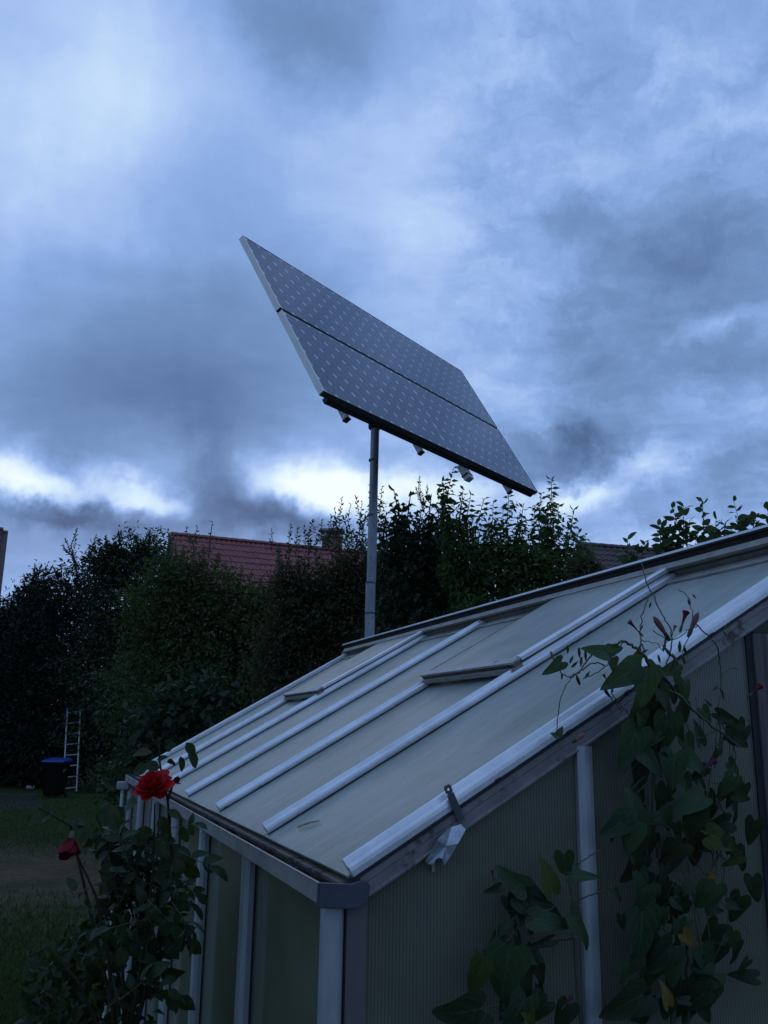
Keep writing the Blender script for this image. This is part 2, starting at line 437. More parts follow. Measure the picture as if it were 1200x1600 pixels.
M['cell'] = pv_cell()
m_, nt_ = material('pv_backsheet'); finish(nt_, principled(nt_, (0.36, 0.40, 0.45), 0.5, 0, coat=1.0)); M['backsheet'] = m_
M['pv_frame'] = mottled('anodised_frame', (0.80, 0.77, 0.68), (0.88, 0.85, 0.77), 12, 0.5, 0.0)
M['pv_frame_shade'] = mottled('shade_toned_frame', (0.05, 0.05, 0.055), (0.09, 0.09, 0.095), 12, 0.5, 0.2)  # same frame, with the shade of the down-facing rails put into the colour

M['leaf_conifer'] = leaf_material('dark_conifer_needles', (0.012, 0.026, 0.018), (0.030, 0.052, 0.032), None, 0.12, gain=0.72)
M['leaf_dark'] = leaf_material('dark_evergreen_leaf', (0.014, 0.028, 0.016), (0.034, 0.055, 0.028), None, 0.2, gain=1.3)
M['leaf_olive'] = leaf_material('olive_green_leaf', (0.024, 0.038, 0.014), (0.058, 0.078, 0.026), (0.085, 0.075, 0.022), 0.3, f3=0.06, gain=1.45)
M['leaf_russet'] = leaf_material('russet_tinged_leaf', (0.026, 0.030, 0.016), (0.055, 0.060, 0.028), (0.085, 0.042, 0.028), 0.28, f3=0.20, gain=1.5)
M['leaf_mid'] = leaf_material('mid_green_leaf', (0.022, 0.042, 0.016), (0.052, 0.085, 0.028), (0.10, 0.095, 0.025), 0.46, f3=0.04, gain=2.3)
M['leaf_grey'] = leaf_material('grey_green_leaf', (0.040, 0.058, 0.036), (0.082, 0.105, 0.066), (0.07, 0.04, 0.02), 0.25, f3=0.05, gain=1.2)
M['leaf_apple'] = leaf_material('apple_leaf', (0.024, 0.044, 0.020), (0.050, 0.080, 0.032), None, 0.36, gain=1.7)
M['leaf_vine'] = leaf_material('vine_leaf', (0.024, 0.046, 0.024), (0.048, 0.080, 0.038), None, 0.32, 0.5, gain=1.35, veins=True)
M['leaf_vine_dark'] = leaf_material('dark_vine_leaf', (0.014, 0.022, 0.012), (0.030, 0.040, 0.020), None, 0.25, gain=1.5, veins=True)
M['leaf_yellow'] = leaf_material('yellowed_leaf', (0.13, 0.085, 0.02), (0.22, 0.145, 0.035), None, 0.35)
M['leaf_lime'] = leaf_material('yellowish_green_leaf', (0.05, 0.07, 0.016), (0.085, 0.105, 0.026), None, 0.4, gain=1.2, veins=True)
M['leaf_rose'] = leaf_material('glossy_rose_leaf', (0.012, 0.025, 0.009), (0.030, 0.050, 0.018), (0.050, 0.040, 0.016), 0.18, 0.5, 0.18, f3=0.05, gain=1.0, veins=True)
M['petal_red'] = leaf_material('red_petal', (0.36, 0.006, 0.010), (0.58, 0.010, 0.016), None, 0.3, 0.5, 0.2)
M['petal_crimson'] = leaf_material('crimson_petal', (0.13, 0.010, 0.018), (0.21, 0.018, 0.028), None, 0.25, 0.5, 0.2)
M['petal_deep'] = leaf_material('deep_red_petal', (0.085, 0.004, 0.010), (0.15, 0.007, 0.014), None, 0.15, 0.6, 0.1)
M['petal_dark'] = leaf_material('dark_crimson_bud', (0.05, 0.008, 0.014), (0.09, 0.012, 0.022), None, 0.2)
M['bud_pink'] = leaf_material('pink_bud', (0.22, 0.10, 0.10), (0.36, 0.17, 0.15), None, 0.4)
M['bud_purple'] = leaf_material('purple_flower', (0.12, 0.035, 0.075), (0.20, 0.06, 0.11), None, 0.35)
M['sepal'] = leaf_material('bud_sepal', (0.05, 0.065, 0.025), (0.10, 0.11, 0.05), None, 0.3)
M['grass'] = leaf_material('grass_blade', (0.016, 0.032, 0.009), (0.040, 0.064, 0.018), (0.075, 0.068, 0.032), 0.3, 0.9, 0.03, f3=0.10, gain=1.5)


# ------------------------------------------------------------------ mesh helpers
class MB:
    def __init__(s): s.v = []; s.f = []

    def add(s, vs, fs):
        o = len(s.v); s.v.extend([tuple(map(float, p)) for p in vs]); s.f.extend([tuple(i + o for i in f) for f in fs]); return s

    def box(s, a, b, fn=None):
        vs = [(x, y, z) for z in (a[2], b[2]) for y in (a[1], b[1]) for x in (a[0], b[0])]
        if fn: vs = [fn(*p) for p in vs]
        return s.add(vs, [(0, 2, 3, 1), (4, 5, 7, 6), (0, 1, 5, 4), (2, 6, 7, 3), (0, 4, 6, 2), (1, 3, 7, 5)])

    def prism(s, prof, a, b, fn):
        """profile points (p,q) swept from a to b; fn(p,q,s)->xyz"""
        n = len(prof)
        vs = [fn(p, q, a) for p, q in prof] + [fn(p, q, b) for p, q in prof]
        fs = [(i, (i + 1) % n, n + (i + 1) % n, n + i) for i in range(n)] + [tuple(range(n - 1, -1, -1)), tuple(range(n, 2 * n))]
        return s.add(vs, fs)

    def tube(s, pts, rad, k=6, caps=True):
        pts = [np.array(p, float) for p in pts]; n = len(pts)
        if isinstance(rad, (int, float)): rad = [rad] * n
        vs = []; prev = None
        for i, p in enumerate(pts):
            t = pts[min(i + 1, n - 1)] - pts[max(i - 1, 0)]
            t = t / (np.linalg.norm(t) + 1e-9)
            if prev is None:
                a = np.cross(t, (0, 0, 1) if abs(t[2]) < 0.9 else (1, 0, 0))
            else:
                a = prev - t * (prev @ t)
            a = a / (np.linalg.norm(a) + 1e-9); b = np.cross(t, a); prev = a
            for j in range(k):
                th = 2 * math.pi * j / k
                vs.append(p + rad[i] * (math.cos(th) * a + math.sin(th) * b))
        fs = [(i * k + j, i * k + (j + 1) % k, (i + 1) * k + (j + 1) % k, (i + 1) * k + j) for i in range(n - 1) for j in range(k)]
        if caps:
            m = len(vs)
            vs += vs[:k] + vs[(n - 1) * k:n * k]
            fs += [tuple(m + j for j in range(k - 1, -1, -1)), tuple(m + k + j for j in range(k))]
        return s.add(vs, fs)

    def mesh(s, name, mat, bevel=0.0, smooth=False, off=(0, 0, 0)):
        me = bpy.data.meshes.new(name)
        vs = [(p[0] - off[0], p[1] - off[1], p[2] - off[2]) for p in s.v]
        me.from_pydata(vs, [], s.f); me.update()
        bm = bmesh.new(); bm.from_mesh(me)
        bmesh.ops.recalc_face_normals(bm, faces=bm.faces)
        if bevel: bmesh.ops.bevel(bm, geom=list(bm.edges), offset=bevel, segments=2, affect='EDGES', clamp_overlap=True)
        bm.to_mesh(me); bm.free()
        if smooth:
            me.polygons.foreach_set('use_smooth', [True] * len(me.polygons))
        me.materials.append(M[mat])
        return me

    def build(s, name, mat, parent=None, bevel=0.0, smooth=False, off=(0, 0, 0)):
        o = bpy.data.objects.new(name, s.mesh(name, mat, bevel, smooth, off)); COL.objects.link(o)
        if parent: o.parent = parent
        return o


def tag(o, label=None, cat=None, group=None, kind=None):
    if label: o['label'] = label
    if cat: o['category'] = cat
    if group: o['group'] = group
    if kind: o['kind'] = kind
    return o


def thing(name, label, cat, loc, group=None, rz=0.0):
    o = bpy.data.objects.new(name, None); COL.objects.link(o)
    o.empty_display_size = 0.1
    o.location = tuple(map(float, loc)); o.rotation_euler = (0, 0, rz)
    return tag(o, label, cat, group)


def inst(name, me, parent, mat4):
    o = bpy.data.objects.new(name, me); COL.objects.link(o); o.parent = parent
    o.matrix_local = mat4
    return o


def unit(a): return a / (np.linalg.norm(a, axis=-1, keepdims=True) + 1e-9)


# ------------------------------------------------------------------ foliage helpers
KITE = [(0, 0), (0.42, 0.5), (1.0, 0), (0.42, -0.5)]


class Leaves:
    def __init__(s): s.p = []; s.d = []; s.n = []; s.l = []; s.w = []

    def add(s, p, d, n, l, wd):
        s.p.append(p); s.d.append(d); s.n.append(n); s.l.append(l); s.w.append(wd)

    def arrays(s):
        f = lambda x: np.concatenate([np.atleast_2d(q) for q in x]) if len(x) else np.zeros((0, 3))
        g = lambda x: np.concatenate([np.atleast_1d(q) for q in x]) if len(x) else np.zeros(0)
        return f(s.p), f(s.d), f(s.n), g(s.l), g(s.w)


def leaf_mesh_obj(name, P, D, N, L, Wd, mat, parent, off, fold=0.16, droop=0.15):
    D = unit(D); S = unit(np.cross(D, N)); N = np.cross(S, D)
    k = len(P); L = L[:, None]; Wd = Wd[:, None]
    base = P; mid = P + D * L * 0.45 + N * 0.0
    lf = P + D * L * 0.42 + S * Wd * 0.5 + N * Wd * fold
    rt = P + D * L * 0.42 - S * Wd * 0.5 + N * Wd * fold
    tip = P + D * L - N * L * droop
    v = np.stack([base, lf, tip, rt], 1).reshape(-1, 3) - np.array(off)
    me = bpy.data.meshes.new(name)
    me.vertices.add(4 * k); me.vertices.foreach_set('co', v.ravel().astype(np.float32))
    idx = np.arange(k)[:, None] * 4
    tri = np.concatenate([idx + [0, 2, 1], idx + [0, 3, 2]], 1).ravel()
    me.loops.add(6 * k); me.loops.foreach_set('vertex_index', tri.astype(np.int32))
    me.polygons.add(2 * k)
    me.polygons.foreach_set('loop_start', np.arange(0, 6 * k, 3, dtype=np.int32))
    me.polygons.foreach_set('loop_total', np.full(2 * k, 3, dtype=np.int32))
    me.update(calc_edges=True); me.validate()
    me.materials.append(M[mat])
    o = bpy.data.objects.new(name, me); COL.objects.link(o); o.parent = parent
    return o


def grid_leaf(name, mat, outline, fold=0.12, droop=0.25, curl=0.05, rows=6, half=2):
    """leaf blade of unit length along +X, half width from outline(t), folded along the midrib"""
    vs = []; fs = []
    nc = 2 * half + 1
    for i in range(rows + 1):
        t = i / rows
        hw, back = outline(t)
        for j in range(-half, half + 1):
            s_ = j / half
            x = t - back * math.sin(math.pi * 0.72 * abs(s_))
            y = hw * s_
            z = fold * abs(y) - droop * t * t + curl * math.sin(t * 7 + s_ * 2) * abs(s_)
            vs.append((x, y, z))
    for i in range(rows):
        for j in range(nc - 1):
            a = i * nc + j
            fs.append((a, a + 1, a + nc + 1, a + nc))
    me = bpy.data.meshes.new(name); me.from_pydata(vs, [], fs); me.update()
    me.polygons.foreach_set('use_smooth', [True] * len(me.polygons))
    uvl = me.uv_layers.new(name='UVMap')
    uvs = [((vi // nc) / rows * 0.98 + 0.01, 0.5 + (vi % nc - half) / half * 0.5) for vi in range(len(vs))]
    uvl.data.foreach_set('uv', [c for lp_ in me.loops for c in uvs[lp_.vertex_index]])
    me.materials.append(M[mat])
    return me


def oval(t): return (0.30 * math.sin(math.pi * min(1, t ** 0.85)) ** 0.8 + 0.002, 0.0)


def lance(t): return (0.20 * math.sin(math.pi * min(1, t ** 0.8)) ** 0.9 + 0.002, 0.0)


def heart(t):
    w_ = 0.45 * (1 - t) ** 0.72 * min(1, (t + 0.16) * 3.4) ** 0.5
    back = 0.20 * (1 - t) ** 3
    return (w_ + 0.002, back)


def frame_mat(p, d, n, l, wscale=1.0):
    d = unit(np.array(d, float)); n = np.array(n, float)
    s_ = unit(np.cross(n, d)); n = np.cross(d, s_)
    return Matrix(((d[0] * l, s_[0] * l * wscale, n[0] * l, p[0]), (d[1] * l, s_[1] * l * wscale, n[1] * l, p[1]), (d[2] * l, s_[2] * l * wscale, n[2] * l, p[2]), (0, 0, 0, 1)))


def rdir(k): return unit(rng.normal(size=(k, 3)))


def plant(name, label, cat, Y, lobes, leaf, size, asp, n, mat, trunk=None, shoots=(), group=None, parts=0, leafmesh=None,
          shoot_leaf=None, shoot_n=14, barkmat='bark', stick=0.25, inner=True, ydepth=1.0, stemr=0.012, shoot_up=0.2, limbs=True, side=0):
    """lobes: (px,py,rx,ry[,dY]); shoots: (px0,py0,px1,py1[,dY]) seen at distance Y"""
    f_ = Y / FPX
    cs = []
    for lb in lobes:
        px, py, rx, ry = lb[:4]; dy = lb[4] if len(lb) > 4 else 0.0
        cs.append((at(px, py, Y + dy), np.array([rx * f_, rx * f_ * ydepth, ry * f_])))
    bx, by = trunk if trunk else (lobes[0][0], 0)
    b = at(bx, 1200, Y); base = np.array([b[0], b[1], 0.0])
    root = thing(name, label, cat, base, group)
    vol = np.array([c[1][0] * c[1][2] for c in cs]); vol = vol / vol.sum()
    LV = Leaves()
    for (c, r), fr in zip(cs, vol):
        k = int(n * fr)
        u_ = rdir(k)
        rad = (rng.random(k) ** 0.42)[:, None]
        # lumpy surface
        lump = 1 + 0.26 * np.sin(u_[:, :1] * 5.3 + c[0] * 7) * np.cos(u_[:, 2:] * 6.1 + c[1] * 3) + 0.16 * np.sin(u_[:, :1] * 11 + u_[:, 1:2] * 9 + c[2] * 5) * np.cos(u_[:, 2:] * 13 + c[0] * 4) + stick * np.maximum(0, rng.normal(size=(k, 1)) * 0.45)
        P = c + u_ * r * rad * lump
        D = unit(u_ * 0.8 + rng.normal(size=(k, 3)) * 0.7 + np.array([0, 0, -0.15]))
        N = unit(np.array([0, 0, 1.0]) * 0.8 + rng.normal(size=(k, 3)) * 0.6 + u_ * 0.5)
        keep = P[:, 2] > 0.03
        sz = size * (0.6 + 0.8 * rng.random(k))
        LV.add(P[keep], D[keep], N[keep], sz[keep], (sz * asp)[keep])
    ST = MB()
    cen = sum(c[0] * v for c, v in zip(cs, vol))
    if limbs:
        fork = base + (cen - base) * np.array([0.3, 0.3, 0.45])
        tr = max(0.02, cen[2] * 0.022)
        ST.tube([base - np.array([0, 0, 0.05]), base * 0.55 + fork * 0.45 + rng.normal(size=3) * 0.04, fork], [tr, tr * 0.85, tr * 0.75], 7)
        for c, r in cs:
            tgt = c[0:3]
            m_ = fork * 0.5 + tgt * 0.5 + rng.normal(size=3) * 0.12
            ST.tube([fork, m_, tgt], [tr * 0.55, tr * 0.4, tr * 0.22], 5)
            for q in range(5):
                dd = rdir(1)[0]; dd[2] = abs(dd[2]) * 0.8
                e = tgt + dd * r * 0.95
                ST.tube([tgt, (tgt + e) / 2 + rng.normal(size=3) * 0.04, e], [tr * 0.2, tr * 0.13, tr * 0.06], 4)
    indiv = []
    sl = shoot_leaf or size
    for sh in shoots:
        dy = sh[4] if len(sh) > 4 else 0.0
        p0 = at(sh[0], sh[1], Y + dy); p1 = at(sh[2], sh[3], Y + dy)
        ln = np.linalg.norm(p1 - p0)
        m_ = (p0 + p1) / 2 + rng.normal(size=3) * ln * 0.07
        r0 = stemr
        ST.tube([p0, m_, p1], [r0, r0 * 0.7, r0 * 0.35], 4)
        ax = unit(p1 - p0)
        k = sh[5] if len(sh) > 5 else shoot_n
        axes = [(p0, m_, p1, k, 1.0)]
        if ln * FPX / Y > 60 and side:
            for q in range(side):
                t = 0.15 + 0.6 * (q + rng.random() * 0.6) / side
                st = (1 - t) ** 2 * p0 + 2 * t * (1 - t) * m_ + t * t * p1
                th = q * 2.4 + rng.random() * 2
                a = unit(np.cross(ax, [0.3, 1, 0.1])); b2 = np.cross(ax, a)
                od = math.cos(th) * a + math.sin(th) * b2 * 0.8
                l2 = ln * (0.32 - 0.16 * t) * (0.8 + 0.5 * rng.random())
                e2 = st + od * l2 * 0.75 + ax * l2 * 0.6
                mm_ = (st + e2) / 2 + od * l2 * 0.12
                ST.tube([st, mm_, e2], [r0 * 0.5, r0 * 0.4, r0 * 0.2], 4)
                axes.append((st, mm_, e2, max(4, int(k * 0.22)), 0.9))
        for (q0, qm, q1_, kk, ls) in axes:
            ax = unit(q1_ - q0)
            for i in range(kk):
                t = (i + 0.3 + rng.random() * 0.5) / kk
                t = 0.06 + 0.94 * t
                pt = (1 - t) ** 2 * q0 + 2 * t * (1 - t) * qm + t * t * q1_
                ang = i * 2.4 + rng.random() * 0.9
                a = unit(np.cross(ax, [0.3, 1, 0.1])); b2 = np.cross(ax, a)
                out = math.cos(ang) * a + math.sin(ang) * b2
                d = unit(out + ax * (shoot_up + 0.9 * max(0, t - 0.75) * 3) + rng.normal(size=3) * 0.22)
                nn = unit(ax * 0.35 + out * (0.5 if shoot_up < 0 else -0.15) + rng.normal(size=3) * 0.75)
                l_ = sl * ls * (1.1 - 0.40 * t) * (0.75 + 0.5 * rng.random())
                indiv.append((pt, d, nn, l_))
    if parts and leafmesh:
        rest = []
        indiv.sort(key=lambda q: -q[3])
        for i, (pt, d, nn, l_) in enumerate(indiv):
            if i < parts: inst('leaf', leafmesh[i % len(leafmesh)], root, frame_mat(pt - base, d, nn, l_, 0.85 + 0.3 * rng.random()))
            else: rest.append((pt, d, nn, l_))
    else: rest = indiv
    if rest:
        LV.add(np.array([q[0] for q in rest]), np.array([q[1] for q in rest]), np.array([q[2] for q in rest]), np.array([q[3] for q in rest]), np.array([q[3] * asp for q in rest]))
    if ST.v: ST.build('trunk' if cat == 'tree' else 'stem', barkmat, root, smooth=True, off=base)
    P, D, N, L, Wd = LV.arrays()
    if len(P):
        o = leaf_mesh_obj('crown' if cat == 'tree' else 'foliage', P, D, N, L, Wd, mat, root, base)
        o['kind'] = 'stuff'
    return root


# ================================================================== GROUND
g = MB().add([(-1500, -1500, 0), (1500, -1500, 0), (1500, 1500, 0), (-1500, 1500, 0)], [(0, 1, 2, 3)])
tag(g.build('lawn', 'lawn'), kind='structure')
pth = MB()
pth.add([tuple(ground(x, y) * [1, 1, 0] + [0, 0, 0.004]) for x, y in ((-160, 1266), (66, 1264), (58, 1240), (-160, 1238))], [(0, 1, 2, 3)])
tag(pth.build('path', 'paving'), kind='structure')
# short grass, only where the lawn lies open in front of the hedge
k = 110000
gy = 4.2 + 22 * rng.random(k) ** 1.5
gx = -gy * (0.80 + 0.12 * rng.random(k)) + gy * 0.72 * rng.random(k) - 0.1
bare = np.exp(-((gy - 12.6) * 0.36) ** 2) > 0.12 + 0.75 * rng.random(k)
gx, gy = gx[~bare], gy[~bare]; k = len(gx)
P = np.stack([gx, gy, np.zeros(k)], 1)
D = unit(np.stack([rng.normal(size=k) * 0.5, rng.normal(size=k) * 0.5, np.ones(k)], 1))
gl = 0.03 + 0.05 * rng.random(k)
tag(leaf_mesh_obj('grass', P, D, rdir(k), gl, gl * 0.16, 'grass', None, (0, 0, 0)), 'short dark lawn grass left of the rose bush', 'grass', kind='stuff')

# ================================================================== GREENHOUSE
TH = 0.350447
U2 = np.array([-math.sin(TH), math.cos(TH), 0]); V2 = np.array([math.cos(TH), math.sin(TH), 0])
PHI = 0.522686
ZC = CAMZ - 0.2014482
GB = np.array([-0.0637023, 1.5594861, 0.0])            # foot of the near eave corner
GC = GB + np.array([0, 0, ZC])
cph, sph = math.cos(PHI), math.sin(PHI)
gh = thing('greenhouse', 'aluminium greenhouse with frosted panes, sloping roof and morning glory over its near gable', 'greenhouse', GB, rz=TH)
RIDT, RIDZ = 1.175, ZC + 0.716          # ridge position in the gable
TW = 2 * RIDT                           # width across
NB, S = 6, 0.60
ULEN = NB * S


def rf(u, r, h):                         # near roof slope: along ridge, up slope, above plane
    return (r * cph - h * sph, u, ZC + r * sph + h * cph)


def rb(u, r, h):                         # far roof slope (mirror)
    p = rf(u, r, h); return (TW - p[0], p[1], p[2])


def gplane(px, py, off=0.022):           # world point on the gable plane, off metres towards the camera
    d = ray(px, py); q0 = GC - U2 * off
    kk = ((q0 - CAM) @ U2) / (d @ U2)
    return CAM + d * kk


def gl_(px, py, off=0.022):              # the same in greenhouse coordinates
    q = gplane(px, py, off) - GB
    return np.array([q @ V2, q @ U2, q[2]])


GLASS_H = -0.026
# --- roof panes
for fn, vis in ((rf, 1), (rb, 0)):
    for k in range(NB):
        u0, u1 = S * k - 0.012, S * (k + 1) - 0.014
        b = MB()
        nr = 8
        # sheet with a faint sag
        top = []; 
        for i in range(nr + 1):
            r_ = -0.002 + (1.318 + 0.002) * i / nr
            for j in range(5):
                uu = u0 + (u1 - u0) * j / 4
                sag = -0.0035 * math.sin(math.pi * j / 4) * math.sin(math.pi * i / nr) + 0.0008 * math.sin(i * 3.1 + j * 1.7 + k)
                top.append((uu, r_, GLASS_H + sag))
        vs = [fn(*q) for q in top] + [fn(q[0], q[1], q[2] - 0.004) for q in top]
        n5 = 5 * (nr + 1); fs = []
        for i in range(nr):
            for j in range(4):
                a = i * 5 + j
                fs.append((a, a + 1, a + 6, a + 5)); fs.append((n5 + a, n5 + a + 5, n5 + a + 6, n5 + a + 1))
        for j in range(4):
            fs.append((j, n5 + j, n5 + j + 1, j + 1)); a = nr * 5 + j; fs.append((a, a + 1, n5 + a + 1, n5 + a))
        b.add(vs, fs)
        b.build('roof_pane', 'roof_pane', gh, smooth=False)
# --- glazing bars
CAPP = [(-0.0240, -0.0222), (-0.0244, -0.0150), (-0.0236, -0.0105), (-0.0216, -0.0078), (-0.0190, -0.0068), (-0.0165, -0.0080), (-0.0148, -0.0112), (-0.0128, -0.0122), (-0.0108, -0.0105), (-0.0092, -0.0062), (-0.0074, -0.0018), (-0.0050, 0.0), (-0.0018, -0.0006), (0.0004, -0.004), (0.0010, -0.0105), (0.0, -0.0222)]
FLG = [(-0.0272, -0.0226), (-0.0272, -0.0205), (-0.0242, -0.0195), (-0.0242, -0.0226)]
for fn in (rf, rb):
    for k in range(1, NB):
        u0 = S * k
        r1 = 1.36
        o = MB().prism(CAPP, 0.006, r1, lambda p, q, s_, u0=u0: fn(u0 + p, s_, q)).build('glazing_bar', 'alu', gh, smooth=False)
        MB().prism(FLG, 0.006, r1, lambda p, q, s_, u0=u0: fn(u0 + p, s_, q)).build('flange', 'alu_dull', o)
        MB().prism([(-0.0288, -0.0252), (-0.0288, -0.0229), (-0.0245, -0.0229), (-0.0245, -0.0252)], 0.004, r1, lambda p, q, s_, u0=u0: fn(u0 + p, s_, q)).build('rubber_seal', 'rubber', o)
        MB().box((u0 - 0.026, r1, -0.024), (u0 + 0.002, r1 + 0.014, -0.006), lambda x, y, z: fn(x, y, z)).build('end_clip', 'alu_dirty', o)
# verge bars (both ends of the ridge), deeper and with a flange on the gable face
VP = [(-0.0220, -0.029), (-0.0226, -0.0200), (-0.0220, -0.0140), (-0.0202, -0.0105), (-0.0178, -0.0094), (-0.0156, -0.0106), (-0.0140, -0.0136), (-0.0122, -0.0146), (-0.0103, -0.0126), (-0.0088, -0.0072), (-0.0070, -0.0020), (-0.0046, 0.0), (-0.0016, -0.0006), (0.0004, -0.004), (0.0010, -0.0105), (0.0, -0.0225), (-0.006, -0.029)]
for fn in (rf, rb):
    for u0, sg in ((0.0, 1), (ULEN, -1)):
        q_ = (lambda p, sg=sg: p if sg > 0 else -0.022 - p)
        bar = MB().prism(VP, 0.004, 1.372, lambda p, q, s_, u0=u0, sg=sg: fn(u0 + (p if sg > 0 else -0.022 - p), s_, q)).build('verge_bar', 'alu', gh)
        uu = u0 - 0.022 if sg > 0 else u0
        MB().box((uu - 0.002 * sg if sg > 0 else uu - 0.004, 0.004, -0.0345), (uu + 0.006, 1.372, -0.0295), lambda x, y, z: fn(x, y, z)).build('rubber_seal', 'rubber', bar)  # black strip stands in for the dark gap above the barge board
        # barge board with a shallow groove
        prof = [(0.0, -0.0355), (0.0, -0.047), (0.0015, -0.048), (0.0015, -0.0495), (0.0, -0.0505), (0.0, -0.064), (-0.002, -0.066), (-0.002, -0.069), (0.012, -0.069), (0.012, -0.0355)]
        MB().prism(prof, 0.012, 1.345, lambda p, q, s_, u0=u0, sg=sg: fn((u0 - 0.022 + p) if sg > 0 else (u0 - p), s_, q)).build('barge_board', 'barge', gh)
# clips under the verge bar
for r_ in (0.30, 0.47, 0.62, 0.86, 1.05):
    MB().box((-0.0262, r_, -0.0345), (-0.0215, r_ + 0.012, -0.0275), lambda x, y, z: rf(x, y, z)).build('glazing_clip', 'rubber', gh, bevel=0.001)
# --- gutters
for mir in (0, 1):
    mx = (lambda t: TW - t) if mir else (lambda t: t)
    gz = ZC
    prof = [(-0.042, -0.030), (-0.042, -0.060), (-0.040, -0.062), (0.024, -0.062), (0.024, -0.040), (0.022, -0.040), (0.022, -0.059), (-0.0385, -0.059), (-0.0395, -0.0285), (-0.0445, -0.0285)]
    gut = MB().prism(prof, -0.03, ULEN + 0.03, lambda p, q, s_: (mx(p), s_, gz + q)).build('gutter', 'gutter', gh)
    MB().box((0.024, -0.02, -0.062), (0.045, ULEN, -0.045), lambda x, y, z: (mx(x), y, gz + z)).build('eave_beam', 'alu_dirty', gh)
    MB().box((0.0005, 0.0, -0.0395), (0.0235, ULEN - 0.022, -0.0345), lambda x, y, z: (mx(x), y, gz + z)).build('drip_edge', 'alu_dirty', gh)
    dirt = MB()
    nx = 60
    for i in range(nx):
        uu = ULEN * i / nx
        for j in range(3):
            dirt.box((-0.037 + 0.018 * j, uu, -0.0588), (-0.020 + 0.018 * j, uu + ULEN / nx, -0.0575 + 0.006 * rng.random()), lambda x, y, z: (mx(x), y, gz + z))
    tag(dirt.build('gutter_silt', 'soil', gut), kind='stuff')
    for ue, sg in ((-0.031, -1), (ULEN + 0.031, 1)):
        capp = [(-0.046, -0.027), (-0.047, -0.064), (0.018, -0.068), (0.036, -0.060), (0.040, -0.034), (0.030, -0.026), (0.008, -0.0315)]
        MB().prism(capp, ue, ue + sg * 0.012, lambda p, q, s_: (mx(p), s_, gz + q)).build('end_cap', 'cap_plastic', gut, bevel=0.0018)
    # downpipe at the far end
    MB().tube([(mx(-0.055), ULEN - 0.02, gz - 0.065), (mx(-0.055), ULEN - 0.02, 0.1)], 0.010, 10).build('downpipe', 'white_metal', gut, smooth=True)
    MB().box((-0.085, ULEN - 0.05, -0.10), (-0.028, ULEN + 0.02, -0.062), lambda x, y, z: (mx(x), y, gz + z)).build('gutter_outlet', 'alu_dull', gut, bevel=0.004)
# --- ridge
rp = [(-0.030, 0.0), (-0.030, -0.010), (-0.020, -0.012), (-0.012, -0.030), (-0.030, -0.048), (-0.030, -0.056), (0.030, -0.056), (0.030, -0.048), (0.012, -0.030), (0.020, -0.012), (0.030, -0.010), (0.030, 0.0)]
rc = MB().prism(rp, -0.03, ULEN + 0.02, lambda p, q, s_: (RIDT + p, s_, RIDZ + q)).build('ridge_cap', 'ridge_web', gh)
MB().prism([(-0.033, 0.0), (-0.033, -0.006), (0.033, -0.006), (0.033, 0.0), (0.02, 0.0045), (-0.02, 0.0045)], -0.032, ULEN + 0.024, lambda p, q, s_: (RIDT + p, s_, RIDZ + 0.0005 + q)).build('ridge_top', 'alu', rc)
for fn in (rf, rb):
    for k in range(NB):
        MB().box((S * k + 0.002, 1.285, -0.0255), (S * (k + 1) - 0.029, 1.372, -0.020), lambda x, y, z: fn(x, y, z)).build('ridge_flashing', 'beige', gh)
    MB().box((0.002, 1.374, -0.026), (ULEN - 0.024, 1.386, -0.006), lambda x, y, z: fn(x, y, z)).build('flashing_lip', 'beige', rc)
MB().prism([(-0.036, -0.058), (0.036, -0.058), (0.0, 0.006)], ULEN + 0.0245, ULEN + 0.028, lambda p, q, s_: (RIDT + p, s_, RIDZ + q)).build('ridge_end_plate', 'white_metal', rc)


# --- roof vents (hinged at the ridge, over bays 2 and 5)
def vent(k, lift):
    u0, u1 = S * k, S * (k + 1)
    rr0, rr1 = 0.745, 1.36

    def fn(x, y, z):      # the flap hinges on its upper edge
        return rf(x, y, z + lift * (rr1 - y) / (rr1 - rr0))
    v_ = MB().box((u0 + 0.030, rr0 + 0.03, 0.006), (u1 - 0.012, rr1 - 0.012, 0.010), fn).build('roof_vent', 'roof_pane', gh)
    MB().prism([(rr0 - 0.006, -0.0165), (rr0 - 0.007, -0.0045), (rr0 + 0.010, -0.0040), (rr0 + 0.026, -0.0045), (rr0 + 0.026, -0.0165)], u0 - 0.016, u1 - 0.004, lambda p, q, s_: fn(s_, p, q)).build('bottom_rail', 'beige', v_)
    MB().prism([(rr0 + 0.004, -0.0038), (rr0 + 0.001, 0.0068), (rr0 + 0.026, 0.0068), (rr0 + 0.026, -0.0038)], u0 - 0.016, u1 - 0.004, lambda p, q, s_: fn(s_, p, q)).build('rail_web', 'alu_dirty', v_)
    MB().box((u0 - 0.016, rr0 - 0.002, 0.0070), (u1 - 0.004, rr0 + 0.03, 0.0125), fn).build('drip_cap', 'alu_dull', v_)
    MB().prism([(-0.016, 0.0025), (-0.016, 0.012), (-0.008, 0.0155), (0.010, 0.0155), (0.010, 0.011), (0.030, 0.011), (0.030, 0.0025)], rr0 + 0.0305, rr1 - 0.012, lambda p, q, s_: fn(u0 + p, s_, q)).build('side_rail', 'alu', v_)
    MB().prism([(-0.012, 0.0025), (-0.012, 0.0105), (-0.004, 0.0105), (-0.004, 0.0025)], rr0 + 0.0305, rr1 - 0.012, lambda p, q, s_: fn(u1 + p, s_, q)).build('side_rail', 'rubber', v_)  # black colour stands in for the shadow gap along this edge
    MB().box((u0 - 0.016, rr1 - 0.0115, 0.002), (u1 - 0.004, rr1 + 0.002, 0.0135), fn).build('hinge_rail', 'alu_dull', v_)
    return v_


